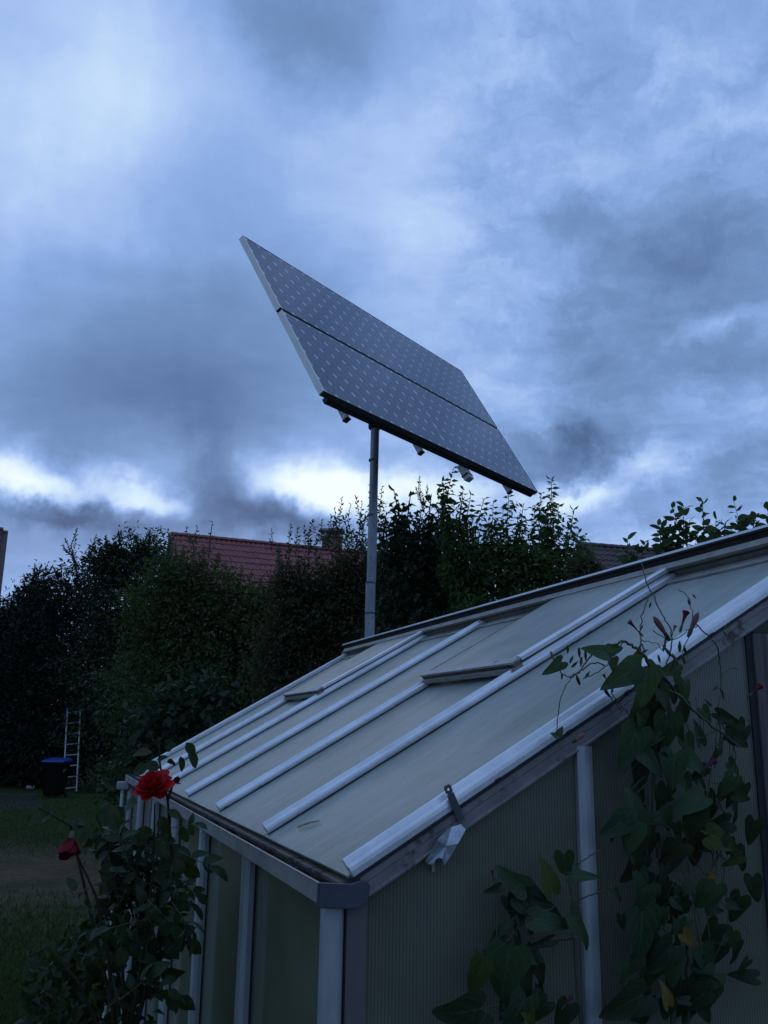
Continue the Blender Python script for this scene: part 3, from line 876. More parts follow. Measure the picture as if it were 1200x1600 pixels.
vent(1, 0.004)
vent(4, 0.004)
# --- side walls
for mir in (0, 1):
    mx = (lambda t: TW - t) if mir else (lambda t: t)
    for k in range(NB + 1):
        uc = S * k + (0.0 if k else -0.022)
        wd = 0.032
        prof = [(0.0, -0.004), (-0.001, -0.016), (0.003, -0.026), (0.010, -0.030), (0.022, -0.030), (0.029, -0.026), (0.033, -0.016), (0.032, -0.004)]
        if k == NB: uc = ULEN - 0.03
        if k == 0:
            o = MB().prism([(-0.030, 0.022), (-0.0308, 0.012), (-0.0290, 0.0055), (-0.0250, 0.0012), (-0.0190, -0.0018), (-0.0120, -0.0030), (-0.0050, -0.0020), (0.0005, 0.0008), (0.0045, 0.0055), (0.0060, 0.0120), (0.0060, 0.0205)], 0.12, ZC - 0.066, lambda p, q, s_: (mx(p), -0.022 + q, s_)).build('corner_post', 'alu_post', gh)
            MB().box((0.0085, -0.0205, 0.12), (0.042, 0.004, ZC - 0.066), lambda x, y, z: (mx(x), y, z)).build('inner_post', 'brown_metal', gh)
            MB().box((0.0062, -0.018, 0.12), (0.0083, 0.002, ZC - 0.066), lambda x, y, z: (mx(x), y, z)).build('rubber_seal', 'rubber', o)
        else:
            o = MB().prism(prof, 0.12, ZC - 0.064, lambda p, q, s_: (mx(q), uc + p, s_)).build('side_post', 'alu_post', gh)
            MB().box((-0.0038, uc - 0.0025, 0.12), (0.0, uc + 0.0345, ZC - 0.064), lambda x, y, z: (mx(x), y, z)).build('rubber_seal', 'rubber', o)
        if k < NB:
            a = S * k + 0.004; b_ = S * (k + 1) + 0.03
            if k == NB - 1: b_ = ULEN - 0.002
            nd = 6
            MB().box((0.0005, (a if k == 0 else a + 0.028), 0.125), (0.0045, b_ - 0.030 + 0.028, ZC - 0.063), lambda x, y, z: (mx(x), y, z)).build('side_pane', 'side_pane', gh)
    MB().box((-0.02, -0.02, -0.02), (0.06, ULEN, 0.12), lambda x, y, z: (mx(x), y, z)).build('base_kerb', 'concrete', gh, bevel=0.006)
    # inner horizontal rail
    MB().box((0.012, 0.02, 0.92), (0.035, ULEN - 0.03, 0.95), lambda x, y, z: (mx(x), y, z)).build('inner_rail', 'alu_dull', gh)


def roofz(t): return ZC + (t if t < RIDT else TW - t) * math.tan(PHI)


# --- near gable: panes between the posts, top cut to the slope
G1A, G1B = 0.443, 0.474
JA, JB = 0.866, 0.905


def gable_pane(t0, t1, u0, z0, drop, name, mat, parent=None):
    b = MB()
    top = [(t0, roofz(t0) - drop), (t1, roofz(t1) - drop)]
    if t0 < RIDT < t1: top.insert(1, (RIDT, RIDZ - 0.06))
    pr = [(t0, z0)] + top + [(t1, z0)]
    return MB().prism(pr, u0, u0 + 0.006, lambda p, q, s_: (p, s_, q)).build(name, mat, parent or gh)


gable_pane(0.043, G1A + 0.012, -0.012, 0.1, 0.060, 'gable_pane', 'gable_pane')
gable_pane(G1B - 0.012, JA - 0.010, -0.012, 0.1, 0.060, 'gable_pane', 'gable_pane')
gable_pane(TW - G1A - 0.012, TW - 0.043, -0.012, 0.1, 0.060, 'gable_pane', 'gable_pane')
gable_pane(TW - JA + 0.010, TW - G1B + 0.012, -0.012, 0.1, 0.060, 'gable_pane', 'gable_pane')
for ta, tb in ((G1A, G1B), (TW - G1B, TW - G1A)):
    ztop = roofz((ta + tb) / 2) - 0.078
    w_ = tb - ta
    MB().prism([(0, -0.0125), (0.0, -0.022), (0.004, -0.026), (0.012, -0.029), (0.020, -0.029), (w_ - 0.002, -0.026), (w_, -0.020), (w_, -0.0125)], 0.12, ztop, lambda p, q, s_: (ta + p, q, s_)).build('gable_post', 'alu_post', gh)
# door in the gable: dark slot, weathered jamb, then the door leaf
for sgn in (0, 1):
    mt = (lambda t: TW - t) if sgn else (lambda t: t)
    zj = roofz(JA) - 0.085
    MB().box((JA - 0.011, -0.016, 0.1), (JA + 0.004, 0.006, zj + 0.02), lambda x, y, z: (mt(x), y, z)).build('door_gap_shade', 'rubber', gh)  # black strip standing in for the shade inside the gap by the jamb
    MB().prism([(0, -0.006), (0.0, -0.020), (0.006, -0.024), (0.014, -0.024), (0.018, -0.019), (0.024, -0.019), (0.028, -0.024), (JB - JA - 0.005, -0.024), (JB - JA, -0.018), (JB - JA, -0.006)], 0.12, zj, lambda p, q, s_: (mt(JA + 0.005 + p), q, s_)).build('door_jamb', 'jamb', gh)
door = MB().box((JB + 0.038, 0.004, 0.14), (TW - JB - 0.038, 0.010, RIDZ - 0.33), None).build('door', 'gable_plain', gh)
for a, b_ in (((JB + 0.012, -0.004, 0.13), (JB + 0.0375, 0.018, RIDZ - 0.30)), ((TW - JB - 0.0375, -0.004, 0.13), (TW - JB - 0.012, 0.018, RIDZ - 0.30))):
    MB().box(a, b_).build('door_stile', 'alu_dull', door, bevel=0.002)
for zz in (0.13, 1.05, RIDZ - 0.33):
    MB().box((JB + 0.038, -0.005, zz), (TW - JB - 0.038, 0.003, zz + 0.03)).build('door_rail', 'alu', door, bevel=0.002)
MB().box((JB + 0.010, -0.010, RIDZ - 0.27), (TW - JB - 0.010, 0.012, RIDZ - 0.23)).build('door_track', 'alu_dull', gh, bevel=0.002)
gable_pane(JB + 0.012, TW - JB - 0.012, 0.013, RIDZ - 0.24, 0.060, 'gable_pane', 'gable_plain')
# inner cross rails seen through the gable
MB().box((0.05, 0.012, ZC - 0.085), (JA - 0.02, 0.034, ZC - 0.050)).build('inner_rail', 'alu_dull', gh)
MB().box((0.05, 0.012, ZC - 0.270), (JA - 0.02, 0.030, ZC - 0.245)).build('inner_rail', 'alu', gh)
MB().box((G1B - 0.01, -0.004, 1.36), (JA - 0.012, 0.010, 1.385)).build('gable_rail', 'alu_dull', gh, bevel=0.002)
MB().box((0.0, -0.018, -0.02), (TW, 0.03, 0.10)).build('base_kerb', 'concrete', gh, bevel=0.006)
MB().box((0.0, ULEN - 0.03, -0.02), (TW, ULEN + 0.02, 0.10)).build('base_kerb', 'concrete', gh, bevel=0.006)
# --- far gable
for t0, t1 in ((0.02, 0.46), (0.47, 0.88), (0.89, TW - 0.89), (TW - 0.88, TW - 0.47), (TW - 0.46, TW - 0.02)):
    gable_pane(t0, t1, ULEN - 0.02, 0.1, 0.060, 'gable_pane', 'gable_pane')
for tt in (0.465, 0.885, TW - 0.885, TW - 0.465):
    MB().box((tt - 0.014, ULEN - 0.034, 0.1), (tt + 0.014, ULEN - 0.0205, roofz(tt) - 0.07)).build('gable_post', 'alu_post', gh)
# --- strap hooked over the verge and the torn tab under it
st = [gl_(692, 1229, 0.028), (gl_(703, 1224, 0.028)), gl_(727, 1279, 0.0285), gl_(716, 1287, 0.0285)]
c0 = (st[0] + st[1]) / 2; c1 = (st[2] + st[3]) / 2
ax = unit(c1 - c0); sd_ = unit(st[1] - st[0]); sd_ = unit(sd_ - ax * (sd_ @ ax)); nz_ = np.cross(ax, sd_)
ln = np.linalg.norm(c1 - c0); hw = 0.0066
b = MB()
ring = 12; hr = 0.0026; hc = c0 + ax * 0.008
vs = []
for side in (0, 1):
    o_ = nz_ * (0.0011 * (1 if side else -1))
    sq = []
    for i in range(ring):
        th = 2 * math.pi * i / ring
        vs.append(hc + o_ + hr * (math.cos(th) * ax + math.sin(th) * sd_))
    for i in range(ring):
        th = 2 * math.pi * i / ring
        cx_, sy_ = math.cos(th), math.sin(th); m__ = max(abs(cx_), abs(sy_))
        vs.append(hc + o_ + ax * (cx_ / m__ * 0.0078) + sd_ * (sy_ / m__ * hw))
fs = []
for side in (0, 1):
    o0 = side * 2 * ring
    for i in range(ring):
        j = (i + 1) % ring
        fs.append((o0 + i, o0 + j, o0 + ring + j, o0 + ring + i))
for i in range(ring):
    j = (i + 1) % ring
    fs.append((i, j, 2 * ring + j, 2 * ring + i)); fs.append((ring + i, 3 * ring + i, 3 * ring + j, ring + j))
b.add(vs, fs)
e0 = hc + ax * 0.0079
vs = []
for d_m, bend in ((0.0, 0.0), (0.5, 0.0), (0.92, 0.0005), (1.0, 0.003)):
    pc = e0 + (c1 - e0) * d_m
    for s_ in (-1, 1):
        for z_ in (-1, 1):
            vs.append(pc + sd_ * hw * s_ + nz_ * 0.0011 * z_)
fs = []
for i in range(3):
    a = 4 * i
    fs += [(a, a + 1, a + 5, a + 4), (a + 2, a + 6, a + 7, a + 3), (a, a + 4, a + 6, a + 2), (a + 1, a + 3, a + 7, a + 5)]
fs += [(0, 2, 3, 1), (12, 13, 15, 14)]
b.add(vs, fs)
b.build('steel_strap', 'dark_steel', gh)
tabp = [(720, 1288), (728, 1296), (716, 1318), (703, 1340), (694, 1352), (691, 1342), (686, 1340), (681, 1343), (676, 1351), (669, 1350), (664, 1346), (672, 1334), (683, 1312), (697, 1298), (706, 1292)]
b = MB(); n_ = len(tabp)
vs = []
for sgn in (0, 1):
    for i, (x, y) in enumerate(tabp):
        vs.append(gl_(x, y, 0.030 + 0.0012 * sgn + 0.006 * math.sin((y - 1288) / 20.0) + 0.0035 * math.sin(x / 6.0)))
cen_ = [gl_(697, 1322, 0.0325), gl_(697, 1322, 0.0337)]
vs += cen_
fs = [(i, (i + 1) % n_, n_ + (i + 1) % n_, n_ + i) for i in range(n_)]
fs += [(2 * n_, (i + 1) % n_, i) for i in range(n_)] + [(2 * n_ + 1, n_ + i, n_ + (i + 1) % n_) for i in range(n_)]
b.add(vs, fs); b.build('torn_metal_tab', 'galv', gh)
MB().box(tuple(gl_(676, 1360, 0.016) - 0.002), tuple(gl_(676, 1360, 0.016) + np.array([0.003, 0.002, 0.013]))).build('rivet_strip', 'beige', gh)
# soil floor and staging inside
fl = MB().box((0.06, 0.03, 0.006), (TW - 0.06, ULEN - 0.03, 0.05))
fl.build('soil_bed', 'soil', gh)
# potted seedlings on a bench inside, dimly seen through the panes
bench = thing('potting_bench', 'low wooden bench inside the greenhouse, dimly seen through the frosted panes', 'bench', GB + V2 * 1.9 + U2 * 1.8 + np.array([0, 0, 0.05]), rz=TH)
MB().box((-0.28, -1.4, 0.70), (0.28, 1.4, 0.74)).build('top', 'wood', bench)
for sx_ in (-1, 1):
    for sy_ in (-1, 1):
        MB().box((sx_ * 0.24 - 0.025, sy_ * 1.3 - 0.025, -0.0), (sx_ * 0.24 + 0.025, sy_ * 1.3 + 0.025, 0.70)).build('leg', 'wood', bench)

# ================================================================== SOLAR ARRAY ON ITS POLE
E1 = np.array([0.58044791, 0.81414247, 0.01588264]); E2 = np.array([-0.41599687, 0.27970728, 0.86528056])
E1 = unit(E1); E2 = unit(E2 - E1 * (E1 @ E2)); E3 = np.cross(E1, E2)
SC0 = np.array([-0.4089586, 5.5193149, 2.18454767 + CAMZ])
PB = np.array([-0.100, 7.25, 0.0])
sol = thing('solar_array', 'tilted array of two long dark solar modules on a tall grey pole behind the greenhouse', 'solar panel', PB)


def sp(a, b_, c): return tuple(SC0 + E1 * a + E2 * b_ + E3 * c - PB)


MW, MH = 3.2, 0.803
GAP2 = 0.0188
pw, ph = (MW - 0.062) / 24, (MH - 0.030) / 6
cw, ch_, ck = pw / 2 - 0.0009, ph / 2 - 0.0009, 0.025
cb = MB()
oc = [(-cw + ck, -ch_), (cw - ck, -ch_), (cw, -ch_ + ck), (cw, ch_ - ck), (cw - ck, ch_), (-cw + ck, ch_), (-cw, ch_ - ck), (-cw, -ch_ + ck)]
cb.prism(oc, 0.0, 0.0012, lambda p, q, s_: (p, q, s_))
cell_me = cb.mesh('cell', 'cell')
for j in range(2):
    org = SC0 + E2 * (j * (MH + GAP2))
    mod = MB().box((0.0121, 0.0041, -0.006), (MW - 0.0061, MH - 0.0041, -0.0035)).build('solar_module', 'backsheet', sol)
    mod.matrix_local = Matrix(((E1[0], E2[0], E3[0], org[0] - PB[0]), (E1[1], E2[1], E3[1], org[1] - PB[1]), (E1[2], E2[2], E3[2], org[2] - PB[2]), (0, 0, 0, 1)))
    for (p, q) in (((0, 0, -0.046), (MW, 0.004, 0.0)), ((0, MH - 0.004, -0.046), (MW, MH, 0.0)),
                   ((0, 0.0042, -0.046), (0.012, MH - 0.0042, 0.0)), ((MW - 0.006, 0.0042, -0.046), (MW, MH - 0.0042, 0.0))):
        MB().box(p, q).build('frame_rail', 'pv_frame' if q[0] < 0.1 else 'pv_frame_shade', mod, bevel=0.001)  # left end in the lit tone, other rails in the shade tone
    for x in range(24):
        for y in range(6):
            inst('cell', cell_me, mod, Matrix.Translation((0.026 + pw * (x + 0.5) + (0.0 if x < 12 else 0.012), 0.015 + ph * (y + 0.5), -0.0034)))
    for xx in (0.9, 2.3):
        MB().box((xx - 0.06, 0.36, -0.030), (xx + 0.06, 0.44, -0.0065)).build('connection_box', 'black_metal', mod, bevel=0.003)
# support: purlins along the array, rails up the slope, clamps, gearbox, pole
for b_ in (0.32, 1.30):
    MB().box((0.25, b_ - 0.02, -0.130), (3.08, b_ + 0.02, -0.0905), sp).build('purlin', 'black_metal', sol, bevel=0.002)
MB().box((0.10, 0.002, -0.0905), (3.19, 0.04, -0.0470), sp).build('edge_rail', 'black_metal', sol, bevel=0.002)
MB().box((0.10, 0.78, -0.0905), (3.1, 0.84, -0.0470), sp).build('centre_rail', 'black_metal', sol, bevel=0.002)
for s_ in (0.355, 1.30, 2.78):
    MB().box((s_ - 0.02, -0.025, -0.132), (s_ + 0.02, 1.62, -0.0908), sp).build('mounting_rail', 'white_metal', sol, bevel=0.002)
    MB().box((s_ - 0.024, -0.038, -0.136), (s_ + 0.024, -0.0255, -0.088), sp).build('rail_end_cap', 'black_metal', sol, bevel=0.002)
MB().box((1.965, -0.095, -0.150), (2.045, 0.06, -0.0915), sp).build('junction_box', 'white_metal', sol, bevel=0.004)
MB().box((1.960, -0.060, -0.154), (2.050, -0.045, -0.0895), sp).build('box_strap', 'black_metal', sol, bevel=0.001)
pt_ = SC0 + E1 * 1.6 + E2 * 0.81 - E3 * 0.40 - PB
zt = 2.63 + CAMZ
pole = MB().tube([(0, 0, -0.3), (0, 0, 3.05)], 0.0405, 20).build('pole', 'pole', sol, smooth=True)
MB().tube([(0.006, 0, 3.05), (0.008, 0, 3.62)], 0.0385, 20).build('pole_section', 'pole', pole, smooth=True)
MB().tube([(0.008, 0, 3.62), (0.012, 0, zt - 0.1)], 0.0360, 20).build('pole_section', 'pole', pole, smooth=True)
for zz, rr in ((2.37, 0.0425), (3.05, 0.0425), (3.62, 0.040), (2.80, 0.0422), (4.1, 0.0375)):
    MB().tube([(0, 0, zz - 0.008), (0, 0, zz + 0.008)], rr, 20).build('pole_band', 'dark_steel', pole, smooth=False)
MB().box((-0.045, -0.045, zt - 0.10), (0.065, 0.045, zt + 0.02)).build('slewing_head', 'dark_steel', sol, bevel=0.01)
MB().box((1.45, 0.70, -0.40), (1.75, 0.92, -0.132), sp).build('head_bracket', 'dark_steel', sol, bevel=0.01)

# ================================================================== HOUSES BEHIND
def tile_mesh(name, mat, tw, tl):
    b = MB(); n = 6
    prof = []
    for i in range(n + 1):
        x = i / n
        z = 0.035 * (math.sin(math.pi * min(1, x / 0.62)) ** 1.2 if x < 0.62 else -0.25 * math.sin(math.pi * (x - 0.62) / 0.38))
        prof.append((x * tw, z * tw / 0.22))
    vs = []
    for y, dz in ((0.0, 0.03), (tl * 1.08, 0.0)):
        vs += [(x, y, z + dz) for x, z in prof]
        vs += [(x, y, z + dz - 0.022) for x, z in prof]
    m = n + 1
    fs = []
    for i in range(n):
        fs.append((i, i + 1, 2 * m + i + 1, 2 * m + i))
        fs.append((i, m + i, m + i + 1, i + 1))
    fs.append((0, 2 * m, 3 * m, m)); fs.append((n, m + n, 3 * m + n, 2 * m + n))
    b.add(vs, fs)
    return b.mesh(name, mat, smooth=False), b


def house(name, label, P0, az_deg, length, slope_len, phi_deg, tw, tl, rows_ind, cols_ind, mat, wallmat, ridge_z, chim=None, full_depth=8.0, barge='tile_brown'):
    """P0: world point of the near ridge end; ridge runs towards azimuth az; the near slope faces the camera"""
    e = np.array([math.sin(R(az_deg)), math.cos(R(az_deg)), 0.0]); out = np.array([e[1], -e[0], 0.0])   # out: down-slope side
    if out @ (P0 - CAM) > 0: out = -out
    ph = R(phi_deg)
    base = np.array([P0[0], P0[1], 0.0])
    rt = thing(name, label, 'house', base)
    down = out * math.cos(ph) - np.array([0, 0, math.sin(ph)])
    nrm = out * math.sin(ph) + np.array([0, 0, math.cos(ph)])
    eave = P0 + down * slope_len
    back = out * math.cos(ph) * -1 - np.array([0, 0, math.sin(ph)])
    # decks
    dk_ = MB()
    q = lambda s_, d, h, dn=down, nn=nrm: tuple(P0 + e * s_ + dn * d + nn * h - base)
    dk_.box((-0.05, 0.0, -0.16), (length, slope_len, -0.005), q)
    bn = -out * math.sin(ph) + np.array([0, 0, math.cos(ph)])
    dk_.box((-0.05, 0.0, -0.16), (length, slope_len, -0.005), lambda s_, d, h: q(s_, d, h, back, bn))
    roof = dk_.build('roof', barge, rt)
    inset = 0.35
    w0 = out * (slope_len * math.cos(ph) - 0.4)
    zw = eave[2] + 0.12
    vs = []
    for s_ in (inset, length - inset):
        p = P0 + e * s_
        vs += [(p + w0) * [1, 1, 0], (p + w0) * [1, 1, 0] + [0, 0, zw], p * [1, 1, 0] + [0, 0, P0[2] - 0.25], (p - w0) * [1, 1, 0] + [0, 0, zw], (p - w0) * [1, 1, 0]]
    vs = [tuple(v - base) for v in vs]
    wl = MB().add(vs, [(0, 1, 2, 3, 4), (9, 8, 7, 6, 5), (0, 5, 6, 1), (3, 8, 9, 4), (1, 6, 7, 2), (2, 7, 8, 3)])
    wl.build('wall', wallmat, rt)
    me, tb = tile_mesh('roof_tile', mat, tw, tl)
    nc = int(length / tw); nr = int(slope_len / tl)
    stuff = MB(); cnt = 0
    for r in range(nr):
        for c in range(nc):
            s_ = c * tw; d = (r + 1) * tl - 0.02
            jit = rng.normal() * 0.006
            Mx = Matrix(((e[0], -down[0], nrm[0], 0), (e[1], -down[1], nrm[1], 0), (e[2], -down[2], nrm[2], 0), (0, 0, 0, 1)))
            pp = P0 + e * s_ + down * (d + jit) + nrm * (0.012 + abs(rng.normal()) * 0.004) - base
            Mx.translation = Vector(pp)
            if r < rows_ind and c < cols_ind and cnt < 300:
                inst('roof_tile', me, roof, Mx); cnt += 1
            else:
                stuff.add([tuple(Mx @ Vector(v)) for v in tb.v], tb.f)
    if stuff.v: tag(stuff.build('tile_field', mat, roof), kind='stuff')
    # ridge tiles
    rgn = int(length / 0.4)
    rm = MB()
    hb = []
    for y in (0.0, 0.42):
        hb += [(0.13 * math.cos(t_), y, 0.115 * math.sin(t_) + (0.012 if y == 0 else 0)) for t_ in np.linspace(0, math.pi, 7)]
    rm.add(hb, [(i, i + 1, 8 + i, 7 + i) for i in range(6)] + [tuple(range(7))])
    rme = rm.mesh('ridge_tile', mat)
    for i in range(min(rgn, 40)):
        Mx = Matrix(((out[0], e[0], 0, 0), (out[1], e[1], 0, 0), (0, 0, 1, 0), (0, 0, 0, 1)))
        Mx.translation = Vector(P0 + e * (i * 0.4) + np.array([0, 0, -0.01]) - base)
        inst('ridge_tile', rme, roof, Mx)
    # verge board
    MB().box((-0.09, -0.02, -0.12), (-0.052, slope_len, 0.03), q).build('verge_board', barge, roof)
    return rt, roof, q, e, out, base


Y1 = 34.0
P1 = at(267, 835, Y1)
h1, roof1, q1, e1_, o1_, b1_ = house('house', 'house with red pantile roof and low chimney rising behind the garden shrubs', P1, 67.0, 13.0, 5.2, 48, 0.20, 0.365, 10, 30, 'tile_red', 'render', P1[2])
# chimney
cpos = at(519, 851, Y1 + 3.0)
ch0 = cpos - b1_
chm = MB().box((ch0[0] - 0.42, ch0[1] - 0.3, ch0[2] - 1.2), (ch0[0] + 0.42, ch0[1] + 0.3, ch0[2] + 0.28)).build('chimney', 'brick', roof1, bevel=0.01)
MB().box((ch0[0] - 0.47, ch0[1] - 0.35, ch0[2] + 0.28), (ch0[0] + 0.47, ch0[1] + 0.35, ch0[2] + 0.36)).build('chimney_collar', 'white_stone', chm, bevel=0.01)
for sx_ in (-0.3, 0.3):
    MB().box((ch0[0] + sx_ - 0.06, ch0[1] - 0.2, ch0[2] + 0.36), (ch0[0] + sx_ + 0.06, ch0[1] + 0.2, ch0[2] + 0.52)).build('cap_leg', 'white_stone', chm)
MB().box((ch0[0] - 0.52, ch0[1] - 0.4, ch0[2] + 0.52), (ch0[0] + 0.52, ch0[1] + 0.4, ch0[2] + 0.62)).build('chimney_cap', 'concrete', chm, bevel=0.01)
# house at the left edge: its right verge shows against the sky
Y2 = 34.0
P2 = at(13, 829, Y2)
e2_ = np.array([math.sin(R(67)), math.cos(R(67)), 0.0])
h2 = house('house', 'dark brown tiled house showing only as a sliver at the left edge', P2 - e2_ * 9.0, 67.0, 9.0, 5.5, 52, 0.22, 0.34, 12, 4, 'tile_brown', 'brick', P2[2])
# dark roof on the right
Y3 = 30.0
P3 = at(905, 851, Y3)
h3 = house('house', 'dark brown roofed house half hidden between leafy tree and greenhouse ridge', P3, 74.0, 9.0, 4.6, 42, 0.24, 0.34, 9, 26, 'tile_brown', 'render', P3[2])
# low shed
shp = at(24, 950, 37.0)
sh = thing('garden_shed', 'low shed with brown roof between the left house and the conifers', 'shed', (shp[0], shp[1], 0))
MB().box((-1.1, 0, 0), (1.0, 2.2, shp[2] - 0.25)).build('wall', 'wood', sh)
MB().add([(-1.3, -0.2, shp[2] - 0.25), (1.2, -0.2, shp[2] - 0.25), (1.2, 1.1, shp[2] + 0.1), (-1.3, 1.1, shp[2] + 0.1), (-1.3, 2.4, shp[2] - 0.25), (1.2, 2.4, shp[2] - 0.25)],
         [(0, 1, 2, 3), (3, 2, 5, 4), (0, 3, 4), (1, 5, 2), (0, 4, 5, 1)]).build('roof', 'tile_brown', sh)

# ================================================================== GARDEN OBJECTS
# ladder
lb_ = ground(109, 1240); lt = at(116, 1108, lb_[1] + 0.5)
lad = thing('ladder', 'narrow silver aluminium ladder leaning in the dark hedge beside the bin', 'ladder', lb_)
lax = unit(lt - lb_); lln = np.linalg.norm(lt - lb_); lsd = unit(np.cross(lax, [0, 1, 0])); lnn = np.cross(lsd, lax)


def lp(x, y, z): return tuple(lsd * x + lnn * y + lax * z)


for sx_ in (-0.20, 0.20):
    MB().box((sx_ - 0.019, -0.032, 0), (sx_ + 0.019, 0.032, lln + (0.0 if sx_ < 0 else 0.03)), lp).build('stile', 'ladder', lad, bevel=0.004)
    MB().box((sx_ - 0.022, -0.036, -0.012), (sx_ + 0.022, 0.036, 0.05), lp).build('rubber_foot', 'rubber', lad)
for i in range(8):
    zz = 0.16 + (lln - 0.26) / 7 * i
    if zz < lln: MB().tube([lp(-0.18, 0, zz), lp(0.18, 0, zz)], 0.019, 8).build('rung', 'ladder', lad)
# bin
bb = ground(84, 1246)
bn_ = thing('wheelie_bin', 'black wheeled bin with blue lid in front of the ladder', 'bin', bb)
MB().add([(-0.22, -0.25, 0.06), (0.22, -0.25, 0.06), (0.22, 0.20, 0.06), (-0.22, 0.20, 0.06), (-0.29, -0.35, 0.95), (0.29, -0.35, 0.95), (0.29, 0.30, 0.95), (-0.29, 0.30, 0.95)],
         [(3, 2, 1, 0), (4, 5, 6, 7), (0, 1, 5, 4), (2, 3, 7, 6), (1, 2, 6, 5), (3, 0, 4, 7)]).build('body', 'bin_plastic', bn_, bevel=0.02)
MB().add([(-0.32, -0.39, 0.952), (0.32, -0.39, 0.952), (0.32, 0.33, 0.952), (-0.32, 0.33, 0.952), (-0.30, -0.37, 1.0), (0.30, -0.37, 1.0), (0.30, 0.31, 1.06), (-0.30, 0.31, 1.06)],
         [(3, 2, 1, 0), (4, 5, 6, 7), (0, 1, 5, 4), (2, 3, 7, 6), (1, 2, 6, 5), (3, 0, 4, 7)]).build('lid', 'blue_plastic', bn_, bevel=0.012)
for sx_ in (-0.25, 0.25):
    MB().tube([(sx_ - 0.025, 0.24, 0.1), (sx_ + 0.025, 0.24, 0.1)], 0.1, 14).build('wheel', 'rubber', bn_)
MB().tube([(-0.26, 0.36, 0.93), (0.26, 0.36, 0.93)], 0.016, 8).build('handle', 'bin_plastic', bn_)
# pale kerb pieces
kb = ground(48, 1232)
ks = thing('edging_stone', 'short pale edging stone lying left of the black bin', 'stone', (kb[0], kb[1], 0))
MB().box((-0.14, -0.06, 0), (0.12, 0.06, 0.09)).build('stone', 'white_stone', ks, bevel=0.015)
# stake in the shrubs
sb = at(425, 1077, 11.0); stp = at(435, 862, 11.0)
sk = thing('wooden_stake', 'thin brown wooden stake standing upright among the shrubs left of the pole', 'stake', (sb[0], sb[1], 0))
dz = (stp - sb) / (stp[2] - sb[2])
b0_ = sb - dz * sb[2]
off_ = np.array([sb[0], sb[1], 0])
MB().tube([b0_ - off_, sb - off_ + [0.004, 0, 0], (sb + stp) / 2 - off_ + [0.01, 0, 0], stp - off_], [0.028, 0.026, 0.024, 0.021], 8).build('shaft', 'wood', sk, smooth=True)
MB().box(tuple(stp - off_ - [0.035, 0.03, 0.0]), tuple(stp - off_ + [0.035, 0.03, 0.05])).build('stake_cap', 'wood', sk, bevel=0.006)

# ================================================================== TREES AND SHRUBS
lm_oval = lambda nm, mat: [grid_leaf(nm, mat, oval, 0.15, d, 0.03) for d in (0.1, 0.25, 0.4)]
lm_lance = lambda nm, mat: [grid_leaf(nm, mat, lance, 0.25, d, 0.02) for d in (0.25, 0.45, 0.6)]
# far left conifers and evergreens
plant('pine_tree', 'dark pine with upright candle shoots at its top, left behind the ladder', 'tree', 30.0,
      [(120, 930, 62, 50), (95, 1000, 90, 80), (140, 1090, 100, 90), (60, 1110, 100, 100), (110, 1160, 110, 50)], None, 0.15, 0.36, 34000, 'leaf_conifer', (120, 0),
      [(122, 905, 121, 826, 0, 60), (125, 890, 102, 843, 0, 34), (112, 868, 98, 852, 0, 18), (128, 890, 150, 838, 0, 36), (126, 880, 146, 856, 0, 20), (118, 915, 112, 870, 0, 26), (135, 900, 140, 862, 0, 24)],
      shoot_leaf=0.15, shoot_up=0.9, stemr=0.03, ydepth=0.5)
plant('evergreen_tree', 'dense dark evergreen tree with ragged top left of the red roof', 'tree', 28.5,
      [(195, 890, 58, 50), (232, 868, 28, 34), (170, 880, 34, 34), (205, 975, 80, 80), (190, 1080, 90, 90), (215, 1170, 80, 60)], None, 0.14, 0.46, 32000, 'leaf_dark', (192, 0),
      [(187, 850, 190, 829, 0, 20), (233, 850, 234, 828, 0, 22), (166, 860, 166, 838, 0, 12), (215, 850, 208, 838, 0, 12), (240, 850, 240, 836, 0, 10)], shoot_leaf=0.13, shoot_up=0.7, stemr=0.03, ydepth=0.5, stick=0.5)
plant('evergreen_tree', 'small dark evergreen tree beside the brown house at far left', 'tree', 31.0,
      [(60, 920, 26, 30), (35, 945, 22, 28), (40, 1000, 50, 60), (0, 1010, 50, 70), (10, 1110, 70, 90), (40, 1190, 70, 45)], None, 0.15, 0.44, 24000, 'leaf_conifer', (50, 0),
      [(55, 900, 55, 880, 0, 16), (60, 900, 64, 884, 0, 14), (40, 925, 36, 906, 0, 14), (88, 900, 82, 884, 0, 16), (95, 905, 96, 884, 0, 14)], shoot_leaf=0.13, shoot_up=0.7, stemr=0.03, ydepth=0.5, stick=0.5)
plant('bare_trunk_tree', 'shaded tree with brown trunk showing beside the far gutter end', 'tree', 15.0,
      [(215, 1120, 52, 42), (200, 1080, 46, 50), (255, 1090, 50, 50)], None, 0.09, 0.5, 7000, 'leaf_dark', (186, 0))
